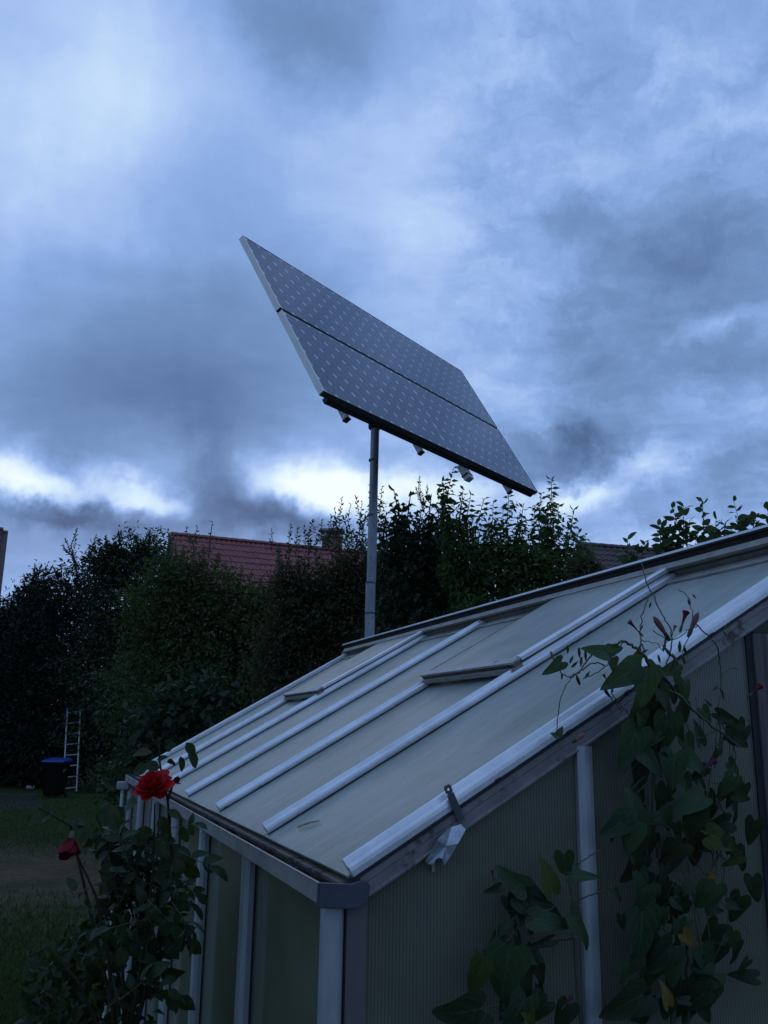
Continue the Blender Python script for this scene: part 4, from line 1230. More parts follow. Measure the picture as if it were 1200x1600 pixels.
# olive shrub bank in front of the red roof
plant('shrub', 'olive green shrub thicket reaching up in front of the red roof', 'shrub', 13.0,
      [(280, 905, 42, 48), (315, 925, 48, 46), (360, 950, 52, 52), (250, 960, 60, 70), (310, 1010, 80, 70), (390, 990, 50, 60), (270, 1080, 90, 80), (370, 1070, 80, 70), (410, 950, 32, 30), (290, 1190, 100, 90), (400, 1190, 80, 90)],
      None, 0.062, 0.5, 54000, 'leaf_olive', (320, 0),
      [(278, 890, 274, 848, 0, 22), (290, 890, 286, 852, 0.5, 20), (316, 890, 320, 858, 0, 22), (336, 900, 342, 866, 0, 22), (356, 920, 362, 884, 0, 22), (372, 920, 378, 892, 0, 20), (388, 930, 392, 896, 0, 20), (404, 930, 410, 900, 0, 18), (418, 940, 422, 908, 0, 18), (300, 890, 303, 846, -0.5, 20), (262, 900, 254, 856, 0, 20), (250, 930, 238, 880, 0, 18), (266, 860, 262, 828, 0, 16), (300, 850, 291, 822, 0.4, 8), (326, 870, 332, 814, 0.3, 9), (307, 850, 309, 823, 0, 6), (256, 840, 252, 828, 0, 6), (345, 905, 352, 880, 0, 10), (392, 940, 398, 905, 0, 12)], shoot_leaf=0.075, shoot_up=0.4, side=4, stick=0.65)
# russet shrub behind the pole
rs = [(500, 850, 503, 812, -0.3, 18), (514, 850, 518, 806, -0.3, 22), (522, 846, 526, 812, -0.3, 18), (438, 890, 436, 850, 0, 16), (470, 900, 468, 846, 0, 18), (496, 880, 494, 838, 0, 18), (424, 860, 424, 828, 0, 12), (452, 870, 455, 819, 0, 24), (462, 870, 466, 824, 0, 16), (483, 880, 489, 812, 0, 34), (478, 860, 475, 822, 0, 16), (531, 880, 534, 778, 0, 44), (526, 850, 523, 792, 0, 18), (556, 880, 556, 775, 0, 48), (550, 840, 548, 786, 0, 14), (562, 840, 566, 784, 0, 14),
      (575, 830, 577, 756, 0, 28), (594, 850, 597, 760, 0, 34), (588, 830, 590, 774, 0, 14), (510, 860, 506, 830, 0, 14), (545, 860, 540, 806, 0, 16), (570, 860, 571, 800, 0, 18), (606, 860, 603, 800, 0, 16), (520, 870, 516, 832, 0, 14), (540, 880, 543, 822, 0, 18)]
plant('shrub', 'russet tinged shrub with spiky seed shoots left of the pole', 'shrub', 10.0,
      [(470, 930, 45, 50), (520, 925, 45, 54), (558, 905, 40, 60), (480, 990, 60, 60), (540, 980, 60, 60), (440, 1020, 46, 70), (448, 915, 26, 36), (480, 1080, 70, 50), (594, 925, 38, 70), (470, 1190, 90, 100), (560, 1180, 80, 100)],
      None, 0.046, 0.5, 56000, 'leaf_russet', (520, 0), rs, shoot_leaf=0.056, shoot_up=0.7, side=5, stemr=0.005, stick=0.6)
# broad-leaved climber right of the pole
lo = lm_oval('leaf', 'leaf_dark')
bs = [(610, 860, 615, 764, 0, 14), (618, 840, 622, 782, 0, 9), (645, 850, 642, 768, 0, 13), (672, 850, 674, 772, 0, 12), (690, 850, 694, 778, 0, 12), (632, 850, 630, 790, 0, 10), (655, 860, 658, 800, 0, 12), (602, 870, 604, 800, 0, 10), (680, 870, 684, 800, 0, 12), (640, 880, 652, 820, 0, 12), (665, 880, 668, 820, 0, 12), (700, 860, 704, 800, 0, 10), (620, 890, 622, 825, 0, 12)]
plant('shrub', 'tall dark broad leaved shrub right of the pole', 'shrub', 9.0,
      [(630, 880, 44, 56), (680, 880, 44, 58), (640, 960, 60, 50), (700, 950, 60, 50), (655, 1005, 80, 40), (655, 1150, 90, 130)],
      None, 0.058, 0.72, 17000, 'leaf_dark', (655, 0), bs, shoot_leaf=0.100, shoot_up=-0.1, side=3, parts=150, leafmesh=lo)
plant('shrub', 'slender spire of dark seed heads above the broad leaved shrub', 'shrub', 9.6,
      [(660, 815, 8, 14)], None, 0.03, 0.5, 90, 'leaf_russet', (664, 0),
      [(662, 800, 656, 745, 0, 40), (662, 790, 650, 762, 0, 20), (664, 790, 668, 758, 0, 22), (663, 800, 660, 770, 0, 22), (664, 1000, 662, 795, 0, 10)], shoot_leaf=0.040, shoot_up=0.9, stemr=0.005, limbs=False)
# leafy fruit tree right of the pole
fs_ = [(712, 900, 709, 731, 0, 60), (716, 850, 724, 762, 0, 26), (706, 850, 693, 754, 0, 24), (728, 880, 736, 771, 0, 34), (748, 890, 757, 778, 0, 34), (775, 890, 771, 782, 0, 34), (800, 890, 796, 764, 0, 40), (806, 880, 818, 788, 0, 28),
       (850, 890, 862, 748, 0, 56), (856, 860, 846, 770, 0, 26), (862, 870, 874, 788, 0, 24), (880, 890, 897, 795, 0, 36), (890, 890, 905, 826, 0, 22), (900, 900, 914, 834, 0, 20), (905, 905, 927, 852, 0, 18), (830, 890, 832, 790, 0, 28), (785, 890, 786, 790, 0, 26),
       (740, 900, 742, 800, 0, 28), (762, 900, 764, 810, 0, 26), (812, 900, 808, 806, 0, 26), (842, 900, 838, 812, 0, 26), (868, 900, 884, 822, 0, 24), (722, 900, 718, 800, 0, 26), (700, 880, 690, 790, 0, 20), (780, 910, 778, 830, 0, 24), (850, 900, 852, 816, 0, 22), (820, 910, 824, 840, 0, 22)]
plant('fruit_tree', 'leafy tree with narrow drooping leaves under the low corner of the solar array', 'tree', 8.5,
      [(722, 890, 32, 56), (770, 900, 46, 56), (820, 897, 46, 54), (866, 900, 34, 44), (750, 970, 60, 40), (830, 965, 60, 40), (896, 915, 20, 30), (800, 1010, 90, 40)],
      None, 0.066, 0.42, 11500, 'leaf_mid', (800, 0), fs_,
      shoot_leaf=0.100, shoot_up=-0.25, side=4, parts=300, leafmesh=lm_lance('leaf', 'leaf_mid'), stemr=0.007, stick=0.3)
plant('shrub', 'brownish shrub leaves showing just above the greenhouse ridge at right', 'shrub', 7.5,
      [(912, 890, 22, 26), (930, 905, 24, 20)], None, 0.05, 0.5, 900, 'leaf_russet', (915, 0))
# apple shoots behind the ridge at right
plant('apple_tree', 'young apple tree whose upright leafy shoots stand above the greenhouse ridge', 'tree', 6.0,
      [(1060, 898, 44, 26), (1000, 905, 24, 18), (1120, 872, 46, 16), (1190, 852, 30, 12)], None, 0.06, 0.5, 420, 'leaf_apple', (1080, 0),
      [(984, 890, 981, 842, 0, 10), (1005, 890, 1008, 846, 0, 10), (994, 890, 996, 858, 0, 8), (1034, 880, 1033, 818, 0, 16), (1042, 880, 1047, 826, 0, 13), (1056, 870, 1050, 792, 0, 12), (1066, 880, 1068, 790, 0, 24), (1074, 880, 1078, 812, 0, 15), (1100, 860, 1097, 781, 0, 14), (1092, 860, 1090, 826, 0, 8), (1116, 855, 1119, 810, 0, 9), (1133, 850, 1133, 816, 0, 7),
       (1149, 850, 1146, 782, 0, 12), (1162, 840, 1166, 810, 0, 10), (1176, 840, 1182, 806, 0, 10), (1198, 840, 1200, 786, 0, 11), (1125, 855, 1126, 826, 0, 7), (1215, 840, 1222, 780, 0, 10), (1050, 880, 1042, 838, 0, 12), (1154, 846, 1158, 820, 0, 8)],
      shoot_leaf=0.088, shoot_up=0.3, parts=290, leafmesh=lm_oval('leaf', 'leaf_apple'), stemr=0.005, barkmat='twig')
# grey leaved shrub at the far corner of the greenhouse
plant('shrub', 'broad leaved grey green shrub behind the far corner of the greenhouse', 'shrub', 6.6,
      [(255, 1130, 55, 60), (300, 1105, 40, 44), (225, 1190, 50, 50), (330, 1080, 40, 34), (260, 1300, 80, 110)], None, 0.075, 0.55, 3000, 'leaf_dark', (250, 0),
      [(262, 1100, 268, 1060, 0, 6), (285, 1130, 290, 1105, 0, 6), (240, 1130, 232, 1110, 0, 5), (275, 1165, 270, 1140, 0, 5), (310, 1100, 316, 1072, 0, 6)], shoot_leaf=0.09, shoot_up=0.2, parts=40, leafmesh=lm_oval('leaf', 'leaf_grey'))
# dark hedge behind everything low
plant('hedge', 'tall dark hedge closing the garden behind the shrubs', 'hedge', 17.0,
      [(x, 1060, 95, 130) for x in (330, 470, 610, 750, 890, 1030)] + [(x, 1200, 95, 80) for x in (330, 470, 610, 750, 890, 1030)], None, 0.12, 0.5, 32000, 'leaf_dark', (600, 0), stick=0.1)
plant('hedge', 'dark hedge behind the ladder and bin', 'hedge', 33.0,
      [(x, 1140, 80, 110) for x in (-60, 20, 100, 180, 260)] + [(70, 1020, 70, 80), (95, 968, 66, 62), (70, 945, 36, 40), (150, 985, 90, 90), (235, 965, 60, 80)], None, 0.13, 0.5, 22000, 'leaf_conifer', (100, 0), stick=0.05)

# ================================================================== ROSE BUSH
YR = 2.02
rb_ = at(190, 1500, YR); rbase = np.array([rb_[0], rb_[1], 0.0])
rose = thing('rose_bush', 'rose bush with a red bloom against the greenhouse side wall', 'rose bush', rbase)
rl = [grid_leaf('leaf', 'leaf_rose', oval, 0.22, d, 0.04, 6, 2) for d in (0.15, 0.35, 0.55)]
st_ = MB()


def rp_(x, y, dy=0.0): return at(x, y, YR + dy) - rbase


def leaf_at(x, y, ang, size_px, dy=0.0, face=0.6, me=rl, par=rose, wsc=1.0, fac=None):
    """leaf whose blade runs along image angle ang (deg, 0 = right, 90 = up)"""
    p = rp_(x, y, dy) if fac is None else fac
    a = R(ang); d = RC * math.cos(a) + UC * math.sin(a) + F_ * rng.normal() * 0.35
    n = -F_ * face + np.array([0, 0, 1]) * (1 - face) + rng.normal(size=3) * 0.22
    return inst('leaf', me[rng.integers(len(me))], par, frame_mat(p, d, n, size_px * (YR + dy) / FPX, wsc * (0.95 + 0.2 * rng.random())))


CANES = [[(205, 1600, 0), (225, 1480, 0.02), (240, 1350, 0.03), (242, 1255, 0.0)],
         [(180, 1640, 0), (170, 1500, -0.05), (150, 1400, -0.05), (118, 1330, -0.06)],
         [(215, 1600, 0.05), (250, 1450, 0.07), (268, 1330, 0.07), (262, 1250, 0.05), (250, 1195, 0.06), (247, 1150, 0.06)],
         [(170, 1640, 0), (120, 1530, -0.05), (75, 1480, -0.05), (45, 1495, -0.05)],
         [(190, 1640, 0), (140, 1420, 0), (110, 1290, 0), (60, 1262, 0.0)],
         [(195, 1640, 0), (190, 1450, 0.08), (175, 1330, 0.1), (150, 1275, 0.1)],
         [(262, 1250, 0.05), (268, 1232, 0.04), (271, 1224, 0.04)],
         [(205, 1640, 0.1), (210, 1500, 0.12), (215, 1380, 0.14), (200, 1300, 0.14)]]
for c in CANES:
    st_.tube([rp_(*p) for p in c], list(np.linspace(0.0042, 0.0018, len(c))), 6)
st_.tube([rp_(200, 1640), np.array([0, 0, 0.0])], [0.009, 0.012], 7)
st_.build('stem', 'stem_red', rose, smooth=True)
HAND = [(291, 1160, -60, 30, .06), (272, 1162, 200, 18, .06), (296, 1172, -65, 34, .06), (268, 1185, -100, 26, .06), (282, 1182, -75, 26, .06), (250, 1200, 160, 30, .06), (246, 1188, 40, 18, .06), (238, 1175, 170, 34, .08), (232, 1196, 200, 32, .08),
        (262, 1175, 60, 20, .06), (285, 1290, -80, 34, .06), (282, 1322, -60, 36, .06), (288, 1345, -85, 30, .06), (270, 1340, 220, 34, .06), (262, 1365, 200, 32, .06), (278, 1400, -60, 36, .06), (272, 1428, 240, 30, .06), (270, 1455, -20, 34, .06),
        (255, 1470, -40, 40, .06), (248, 1520, -10, 40, .06), (268, 1395, 30, 22, .06), (275, 1315, 170, 26, .06), (85, 1268, 200, 30, 0), (60, 1270, 215, 28, 0), (108, 1280, -20, 30, 0), (120, 1285, 20, 26, 0), (150, 1272, -10, 38, .1), (170, 1265, -15, 34, .1),
        (215, 1255, 190, 40, .1), (195, 1262, 215, 36, .1), (190, 1285, 200, 44, .08), (228, 1290, 250, 36, .04), (250, 1275, -60, 34, .04), (262, 1268, -30, 30, .04), (212, 1305, 230, 36, .06), (240, 1315, -70, 38, .02)]
for (x, y, a, s_, dy) in HAND: leaf_at(x, y, a, s_ * 0.85, dy, 0.55)
cnt = 0
OUT = [(1262, 150, 262), (1300, 112, 280), (1340, 140, 285), (1400, 145, 275), (1450, 110, 268), (1490, 50, 262), (1540, 25, 258), (1610, 10, 250)]
oy = [q[0] for q in OUT]
rach = MB()
while cnt < 258:
    y = 1262 + 345 * rng.random()
    x0 = np.interp(y, oy, [q[1] for q in OUT]); x1 = np.interp(y, oy, [q[2] for q in OUT])
    x = x0 + (x1 - x0) * rng.random()
    if y > 1440 and x < 140 and rng.random() < 0.45: continue
    ang = rng.random() * 360 if rng.random() < 0.4 else (200 + 70 * rng.random() if x < (x0 + x1) / 2 else 270 + 70 * rng.random())
    dy = rng.normal() * 0.08 + 0.02; sz = 18 + 12 * rng.random(); fc = 0.2 + 0.45 * rng.random()
    ca, sa = math.cos(R(ang)), math.sin(R(ang))
    L_ = sz * 1.9
    rach.tube([rp_(x, y, dy), rp_(x + ca * L_ * 0.5, y - sa * L_ * 0.5 + 1.5, dy), rp_(x + ca * L_, y - sa * L_, dy)], [0.0009, 0.0008, 0.0006], 4)
    for fr, da, sc_ in ((0.38, 62, 0.75), (0.38, -62, 0.75), (0.74, 50, 0.92), (0.74, -50, 0.92), (1.0, 0, 1.1)):
        leaf_at(x + ca * L_ * fr, y - sa * L_ * fr, ang + da + rng.normal() * 9, sz * sc_, dy + rng.normal() * 0.008, fc); cnt += 1
tag(rach.build('leaf_stalk', 'stem_green', rose, smooth=True), kind='stuff')
# the rest of the leaf mass
k = 900
ys = 1300 + 330 * rng.random(k); xs = []
for y in ys:
    x0 = np.interp(y, oy, [q[1] for q in OUT]) + 22; x1 = np.interp(y, oy, [q[2] for q in OUT]) - 14
    xs.append(x0 + (x1 - x0) * rng.random())
Pk = np.array([rp_(x, y, 0.10 + rng.random() * 0.16) for x, y in zip(xs, ys)])
tag(leaf_mesh_obj('foliage', Pk + rbase, unit(rng.normal(size=(k, 3)) + [0, 0, -.3]), unit(rng.normal(size=(k, 3)) * 0.7 + [0, -0.3, 0.8]), 0.026 + 0.016 * rng.random(k), 0.018 + 0.010 * rng.random(k), 'leaf_rose', rose, rbase), kind='stuff')


def petal_mesh(mat):
    vs = []; fs = []
    for i in range(6):
        t = i / 5
        for j in range(-2, 3):
            s_ = j / 2
            wv = 0.48 * math.sin(math.pi * (0.12 + 0.60 * t)) * (1 - 0.25 * t ** 6)
            vs.append((t - 0.08 * s_ * s_ * t, wv * s_, 0.30 * t * t + 0.25 * (wv * s_) ** 2 * 2 - 0.16 * max(0, t - 0.7) * 2 + 0.03 * math.sin(5 * s_ + 9 * t)))
    for i in range(5):
        for j in range(4):
            a = i * 5 + j; fs.append((a, a + 1, a + 6, a + 5))
    me = bpy.data.meshes.new('petal'); me.from_pydata(vs, [], fs); me.update()
    me.polygons.foreach_set('use_smooth', [True] * len(fs)); me.materials.append(M[mat]); return me


def bloom(center, axis, rad, mat, name, rings, label=None, par=rose):
    b = MB(); ax_ = unit(np.array(axis, float))
    b.tube([center - ax_ * rad * 0.55, center - ax_ * rad * 0.2, center + ax_ * rad * 0.05], [rad * 0.16, rad * 0.26, rad * 0.18], 8)
    o = b.build(name, 'stem_green', par, smooth=True)
    if label: o['label'] = label
    me = petal_mesh(mat)
    a = unit(np.cross(ax_, [0.2, 0.9, 0.3])); c = np.cross(ax_, a)
    for ri, (n_, open_, sc_) in enumerate(rings):
        for i in range(n_):
            th = 2 * math.pi * (i + 0.37 * ri) / n_ + rng.normal() * 0.18
            rd = math.cos(th) * a + math.sin(th) * c
            op = open_ + rng.normal() * 0.12
            d = rd * math.sin(op) + ax_ * math.cos(op)
            nn = ax_ * math.sin(op) - rd * math.cos(op)
            inst('petal', me, o, frame_mat(center - ax_ * rad * 0.12 + rd * rad * 0.06, d, nn, rad * sc_ * (0.85 + 0.4 * rng.random()), 0.82))
    return o


bloom(rp_(240, 1231, 0.0), -F_ * 0.35 + RC * -0.15 + UC * 0.9, 0.036, 'petal_red', 'rose_bloom', [(8, 1.70, 1.12), (8, 1.35, 1.08), (7, 1.0, 0.98), (6, 0.65, 0.88), (5, 0.32, 0.74), (3, 0.12, 0.6)], 'wide open bright red rose bloom')
bloom(rp_(111, 1312, -0.06), -F_ * 0.55 + UC * -0.75, 0.030, 'petal_deep', 'rose_bloom', [(7, 0.75, 1.25), (6, 0.45, 1.25), (6, 0.22, 1.15), (4, 0.1, 1.0)], 'smaller nodding dark red rose bloom')
bloom(rp_(271, 1222, 0.04), UC * 0.5 + RC * 0.8, 0.013, 'petal_dark', 'rose_bud', [(4, 0.7, 1.1), (4, 0.3, 1.1)], 'dark crimson rose bud')

# ================================================================== MORNING GLORY ON THE GABLE
vbase = gplane(1040, 1500, 0.12); vbase = np.array([vbase[0], vbase[1], 0.0])
vine = thing('morning_glory', 'morning glory climbing over the gable up to the roof with pink buds', 'climbing plant', vbase, 'morning glories climbing on the gable')
vb2 = gplane(900, 1600, 0.12); vb2 = np.array([vb2[0], vb2[1], 0.0])
vin2 = thing('morning_glory', 'lower morning glory with big heart leaves climbing beside the pale gable post', 'climbing plant', vb2, 'morning glories climbing on the gable')
MB().tube([gplane(1030, 1180, 0.05) - vbase + np.array([0, 0, 0.0]), gplane(1045, 1600, 0.05) - vbase, np.array([0.02, 0, 0.0])], [0.007, 0.009, 0.010], 7)
HM = {m: [grid_leaf('leaf', m, heart, f_, d, c_, 8, 3) for f_, d, c_ in ((0.22, 0.18, 0.03), (0.35, 0.30, 0.05), (0.15, 0.42, 0.05))] for m in ('leaf_vine', 'leaf_vine_dark', 'leaf_yellow', 'leaf_lime')}


def vpt(x, y, off): return gplane(x, y, 0.022 + off)


def vleaf(par, pb, x, y, ang, size, off=0.06, face=0.75, mat='leaf_vine', wsc=1.0):
    """x,y: middle of the blade; ang: image direction of the tip"""
    c = vpt(x, y, off); k_ = np.linalg.norm(c - CAM) / FPX
    a = R(ang); d = RC * math.cos(a) + UC * math.sin(a) + F_ * rng.normal() * 0.15
    l_ = size * k_ * 0.98
    p = c - unit(d) * l_ * 0.42 - pb
    n = -F_ * face + np.array([0, 0, 1.0]) * (1 - face) + rng.normal(size=3) * 0.16
    return inst('leaf', HM[mat][rng.integers(3)], par, frame_mat(p, d, n, l_, wsc))


V = 'leaf_vine'; DK = 'leaf_vine_dark'; YL = 'leaf_yellow'; LI = 'leaf_lime'
UP = [(972, 1057, 205, 62, .12, V, .9), (1008, 1073, 265, 56, .14, V, 1.1), (931, 1017, 165, 40, .13, V, .8), (962, 1014, 10, 26, .12, V, 1), (958, 1038, -90, 22, .12, V, 1), (865, 1043, 215, 36, .12, V, .8), (996, 1026, 70, 24, .12, LI, 1),
      (1022, 1046, -30, 28, .11, V, 1), (1045, 1048, 200, 26, .1, V, 1), (1058, 1055, -80, 26, .09, V, 1), (1047, 1105, -60, 72, .10, DK, .6), (1060, 1135, -75, 50, .09, DK, .6), (984, 1168, 245, 66, .08, V, .9), (1038, 1148, 260, 62, .09, V, .9),
      (1052, 1203, 262, 52, .10, V, 1.05), (1018, 1192, -50, 46, .09, V, .8), (1090, 1194, -35, 46, .09, V, .8), (1076, 1168, -70, 38, .08, V, .9), (1103, 1118, -60, 26, .08, V, 1), (1138, 1122, -25, 46, .08, DK, .5), (1147, 1132, -15, 44, .08, DK, .5), (1142, 1146, 250, 32, .08, V, 1),
      (1157, 1158, -30, 30, .08, DK, 1), (1072, 1256, 200, 58, .08, V, .8), (992, 1268, 105, 60, .08, V, .8), (962, 1292, 215, 54, .08, V, .9), (986, 1310, 255, 56, .09, V, .9), (1138, 1228, 240, 36, .08, V, .9), (1160, 1246, -25, 28, .08, V, .9), (1134, 1314, -20, 60, .08, LI, .8),
      (1082, 1288, 250, 54, .06, DK, .9), (1003, 1462, 268, 72, .09, V, 1), (1004, 1405, 250, 48, .08, V, 1), (1030, 1500, 225, 60, .08, DK, .8), (1104, 1504, 290, 46, .08, V, .9), (976, 1572, 215, 70, .08, DK, .9), (1100, 1402, 250, 46, .08, V, .9), (1078, 1468, -40, 26, .10, YL, 1),
      (1043, 1556, 100, 32, .10, YL, .8), (1115, 1368, 0, 20, .08, YL, .8), (1015, 1130, 255, 44, .06, DK, .8), (1000, 1215, 265, 50, .05, DK, .7), (1035, 1250, 255, 46, .05, DK, .8), (1010, 1330, 265, 48, .05, DK, .9), (1045, 1345, 240, 50, .05, DK, .9), (1060, 1430, 260, 44, .05, DK, .8),
      (1120, 1290, 200, 40, .05, DK, .9), (1085, 1330, 280, 52, .05, DK, .8), (990, 1360, 240, 50, .05, DK, .8), (1030, 1390, 280, 46, .05, DK, .9), (1060, 1560, 260, 60, .05, DK, .9), (1010, 1530, 250, 54, .05, DK, .9), (1000, 1590, 280, 54, .05, DK, .9), (1095, 1570, 300, 52, .06, DK, .8), (1160, 1345, 300, 40, .06, DK, .8),
      (1175, 1300, 260, 40, .06, DK, .8), (1150, 1420, 250, 44, .06, DK, .8), (1180, 1390, 280, 40, .06, DK, .8), (1145, 1345, 210, 30, .06, LI, .7), (1028, 1065, 300, 40, .10, DK, .9), (1000, 1100, 240, 44, .08, DK, .9), (1015, 1160, 280, 44, .05, DK, .7), (875, 1143, 60, 16, .04, V, 1), (866, 1148, 150, 12, .04, V, 1)]
for (x, y, a, s_, off, m, ws) in UP: vleaf(vine, vbase, x, y, a, s_, off, 0.72, m, ws)
LO = [(800, 1374, 150, 50, .06, V, .9), (859, 1370, 100, 52, .06, LI, .8), (884, 1356, -80, 54, .08, V, .7), (911, 1369, 5, 42, .08, V, .7), (846, 1418, -28, 78, .06, DK, .8), (866, 1440, -10, 70, .08, V, .6), (908, 1455, -55, 74, .08, V, .7), (745, 1530, 250, 62, .05, LI, .7), (790, 1522, 262, 84, .07, V, 1.0),
      (838, 1476, 200, 50, .06, DK, .4), (716, 1586, 200, 76, .08, DK, .9), (806, 1592, 240, 66, .08, V, .9), (828, 1590, -70, 30, .08, LI, .9), (825, 1540, -70, 40, .05, DK, .8), (770, 1390, 200, 26, .05, DK, .7), (810, 1400, 230, 50, .05, DK, .8), (768, 1500, 130, 44, .05, V, .9), (880, 1590, 250, 50, .05, DK, .8)]
for (x, y, a, s_, off, m, ws) in LO: vleaf(vin2, vb2, x, y, a, s_, off, 0.72, m, ws)


# smaller and withered leaves hidden in the tangle
for i in range(84):
    y = 1080 + 500 * rng.random(); xm = 1025 + 0.05 * (y - 1100)
    vleaf(vine, vbase, xm + float(np.clip(rng.normal(), -1.6, 1.6)) * (28 + 18 * (y > 1250)), y, 265 + rng.normal() * 45, 22 + 24 * rng.random(), .03 + .06 * rng.random(), 0.6, DK if rng.random() < 0.5 else V, 0.55 + 0.4 * rng.random())
for i in range(34):
    y = 1130 + 400 * rng.random()
    vleaf(vine, vbase, 1126 + 24 * float(np.clip(rng.normal(), -1.5, 1.5)), y, 270 + rng.normal() * 55, 18 + 20 * rng.random(), .03 + .05 * rng.random(), 0.6, DK if rng.random() < 0.6 else V, 0.55 + 0.4 * rng.random())
for i in range(22):
    vleaf(vin2, vb2, 800 + 32 * float(np.clip(rng.normal(), -1.4, 1.4)), 1400 + 200 * rng.random(), 270 + rng.normal() * 60, 20 + 24 * rng.random(), .03 + .03 * rng.random(), 0.5, DK if rng.random() < 0.7 else V, 0.5 + 0.4 * rng.random())


def smooth(pts, k=5):
    pts = [np.array(p, float) for p in pts]; out = []
    for i in range(len(pts) - 1):
        p0 = pts[max(i - 1, 0)]; p1 = pts[i]; p2 = pts[i + 1]; p3 = pts[min(i + 2, len(pts) - 1)]
        for j in range(k):
            t = j / k
            out.append(0.5 * ((2 * p1) + (-p0 + p2) * t + (2 * p0 - 5 * p1 + 4 * p2 - p3) * t * t + (-p0 + 3 * p1 - 3 * p2 + p3) * t ** 3))
    out.append(pts[-1]); return out


STEMS = [  # (points (x,y,off), radius start, end, twist)
    ([(1045, 1640, .03), (1062, 1500, .035), (1050, 1430, .04), (1032, 1350, .04), (1022, 1290, .04), (1022, 1220, .045), (1032, 1150, .06), (1030, 1085, .09), (1013, 1038, .11), (1005, 1022, .12), (990, 1010, .12), (975, 1002, .12), (960, 1008, .12)], .0045, .0022),
    ([(1075, 1640, .04), (1074, 1500, .04), (1070, 1468, .05), (1055, 1420, .04), (1040, 1370, .04), (1028, 1300, .04)], .003, .0022),
    ([(1030, 1085, .09), (1055, 1082, .09), (1082, 1108, .09), (1104, 1128, .08), (1130, 1146, .08), (1155, 1168, .08)], .003, .0018),
    ([(1013, 1045, .11), (1035, 1055, .11), (1055, 1080, .1)], .0025, .002),
    ([(1002, 880, .10), (1008, 900, .11), (1015, 920, .11), (1035, 960, .12), (1048, 985, .12), (1050, 1010, .12), (1040, 1040, .11)], .0010, .0014),
    ([(1014, 930, .11), (1003, 965, .12), (1000, 1000, .12), (1006, 1014, .12), (1002, 1030, .12)], .0011, .0014),
    ([(1060, 922, .10), (1075, 932, .11), (1080, 950, .11), (1081, 985, .11), (1064, 1020, .11)], .0008, .0010),
    ([(1088, 975, .10), (1108, 996, .09), (1120, 1010, .08), (1125, 1040, .05), (1126, 1080, .05), (1122, 1110, .06), (1126, 1150, .05), (1115, 1180, .05), (1106, 1232, .05), (1100, 1290, .05)], .0013, .0013),
    ([(1126, 1064, .05), (1132, 1050, .05), (1144, 1044, .05), (1152, 1046, .05)], .0009, .0006),
    ([(893, 1058, .11), (880, 1080, .11), (873, 1105, .10), (871, 1130, .06), (870, 1142, .04)], .0008, .0008),
    ([(945, 1040, .12), (925, 1036, .12), (908, 1048, .12), (893, 1058, .12), (878, 1052, .12), (872, 1040, .12)], .0013, .0009),
    ([(925, 1022, .12), (915, 1035, .12), (905, 1050, .12), (890, 1058, .12)], .0016, .0012),
    ([(975, 1002, .12), (955, 1030, .12), (935, 1050, .12), (912, 1060, .12)], .0010, .0009),
    ([(1058, 1138, .07), (1075, 1152, .07), (1092, 1154, .07), (1120, 1140, .07)], .0011, .0011),
    ([(1098, 1110, .07), (1100, 1135, .07), (1096, 1144, .07)], .0009, .0009),
    ([(1142, 1158, .07), (1140, 1175, .07), (1148, 1190, .06), (1151, 1215, .06), (1146, 1240, .06)], .0009, .0007),
    ([(1150, 1158, .07), (1144, 1180, .07), (1142, 1210, .06), (1144, 1235, .06)], .0009, .0007),
    ([(1095, 1215, .06), (1120, 1225, .06), (1140, 1238, .06)], .0007, .0006),
    ([(1020, 985, .12), (1048, 1000, .12), (1075, 985, .12), (1090, 978, .11)], .0009, .0010),
    ([(1000, 1000, .12), (1015, 1003, .12), (1028, 1006, .12), (1036, 1018, .12)], .0008, .0007),
    ([(945, 1075, .10), (958, 1095, .07), (972, 1112, .05)], .0010, .0008),
    ([(955, 1080, .10), (965, 1098, .07), (985, 1118, .05)], .0010, .0008),
    ([(1010, 1100, .06), (1005, 1180, .05), (1015, 1250, .05), (1012, 1340, .05)], .0016, .0013),
    ([(1045, 1350, .05), (1075, 1385, .06), (1100, 1370, .06), (1128, 1330, .06)], .0012, .0008)]
for i in range(26):
    y0 = 1080 + 420 * rng.random(); x0 = 1030 + 0.05 * (y0 - 1100) + rng.normal() * 30
    dx = rng.normal() * 40; dy = 40 + 90 * rng.random()
    STEMS.append(([(x0, y0, .04), (x0 + dx * 0.5 + rng.normal() * 8, y0 + dy * 0.5, .06), (x0 + dx, y0 + dy, .04)], .0011, .0007))
for i in range(9):
    y0 = 1120 + 300 * rng.random(); x0 = 1095 + 60 * rng.random()
    STEMS.append(([(x0, y0, .04), (x0 + rng.normal() * 18, y0 + 60, .055), (x0 + rng.normal() * 26, y0 + 130 + 50 * rng.random(), .04)], .0012, .0008))
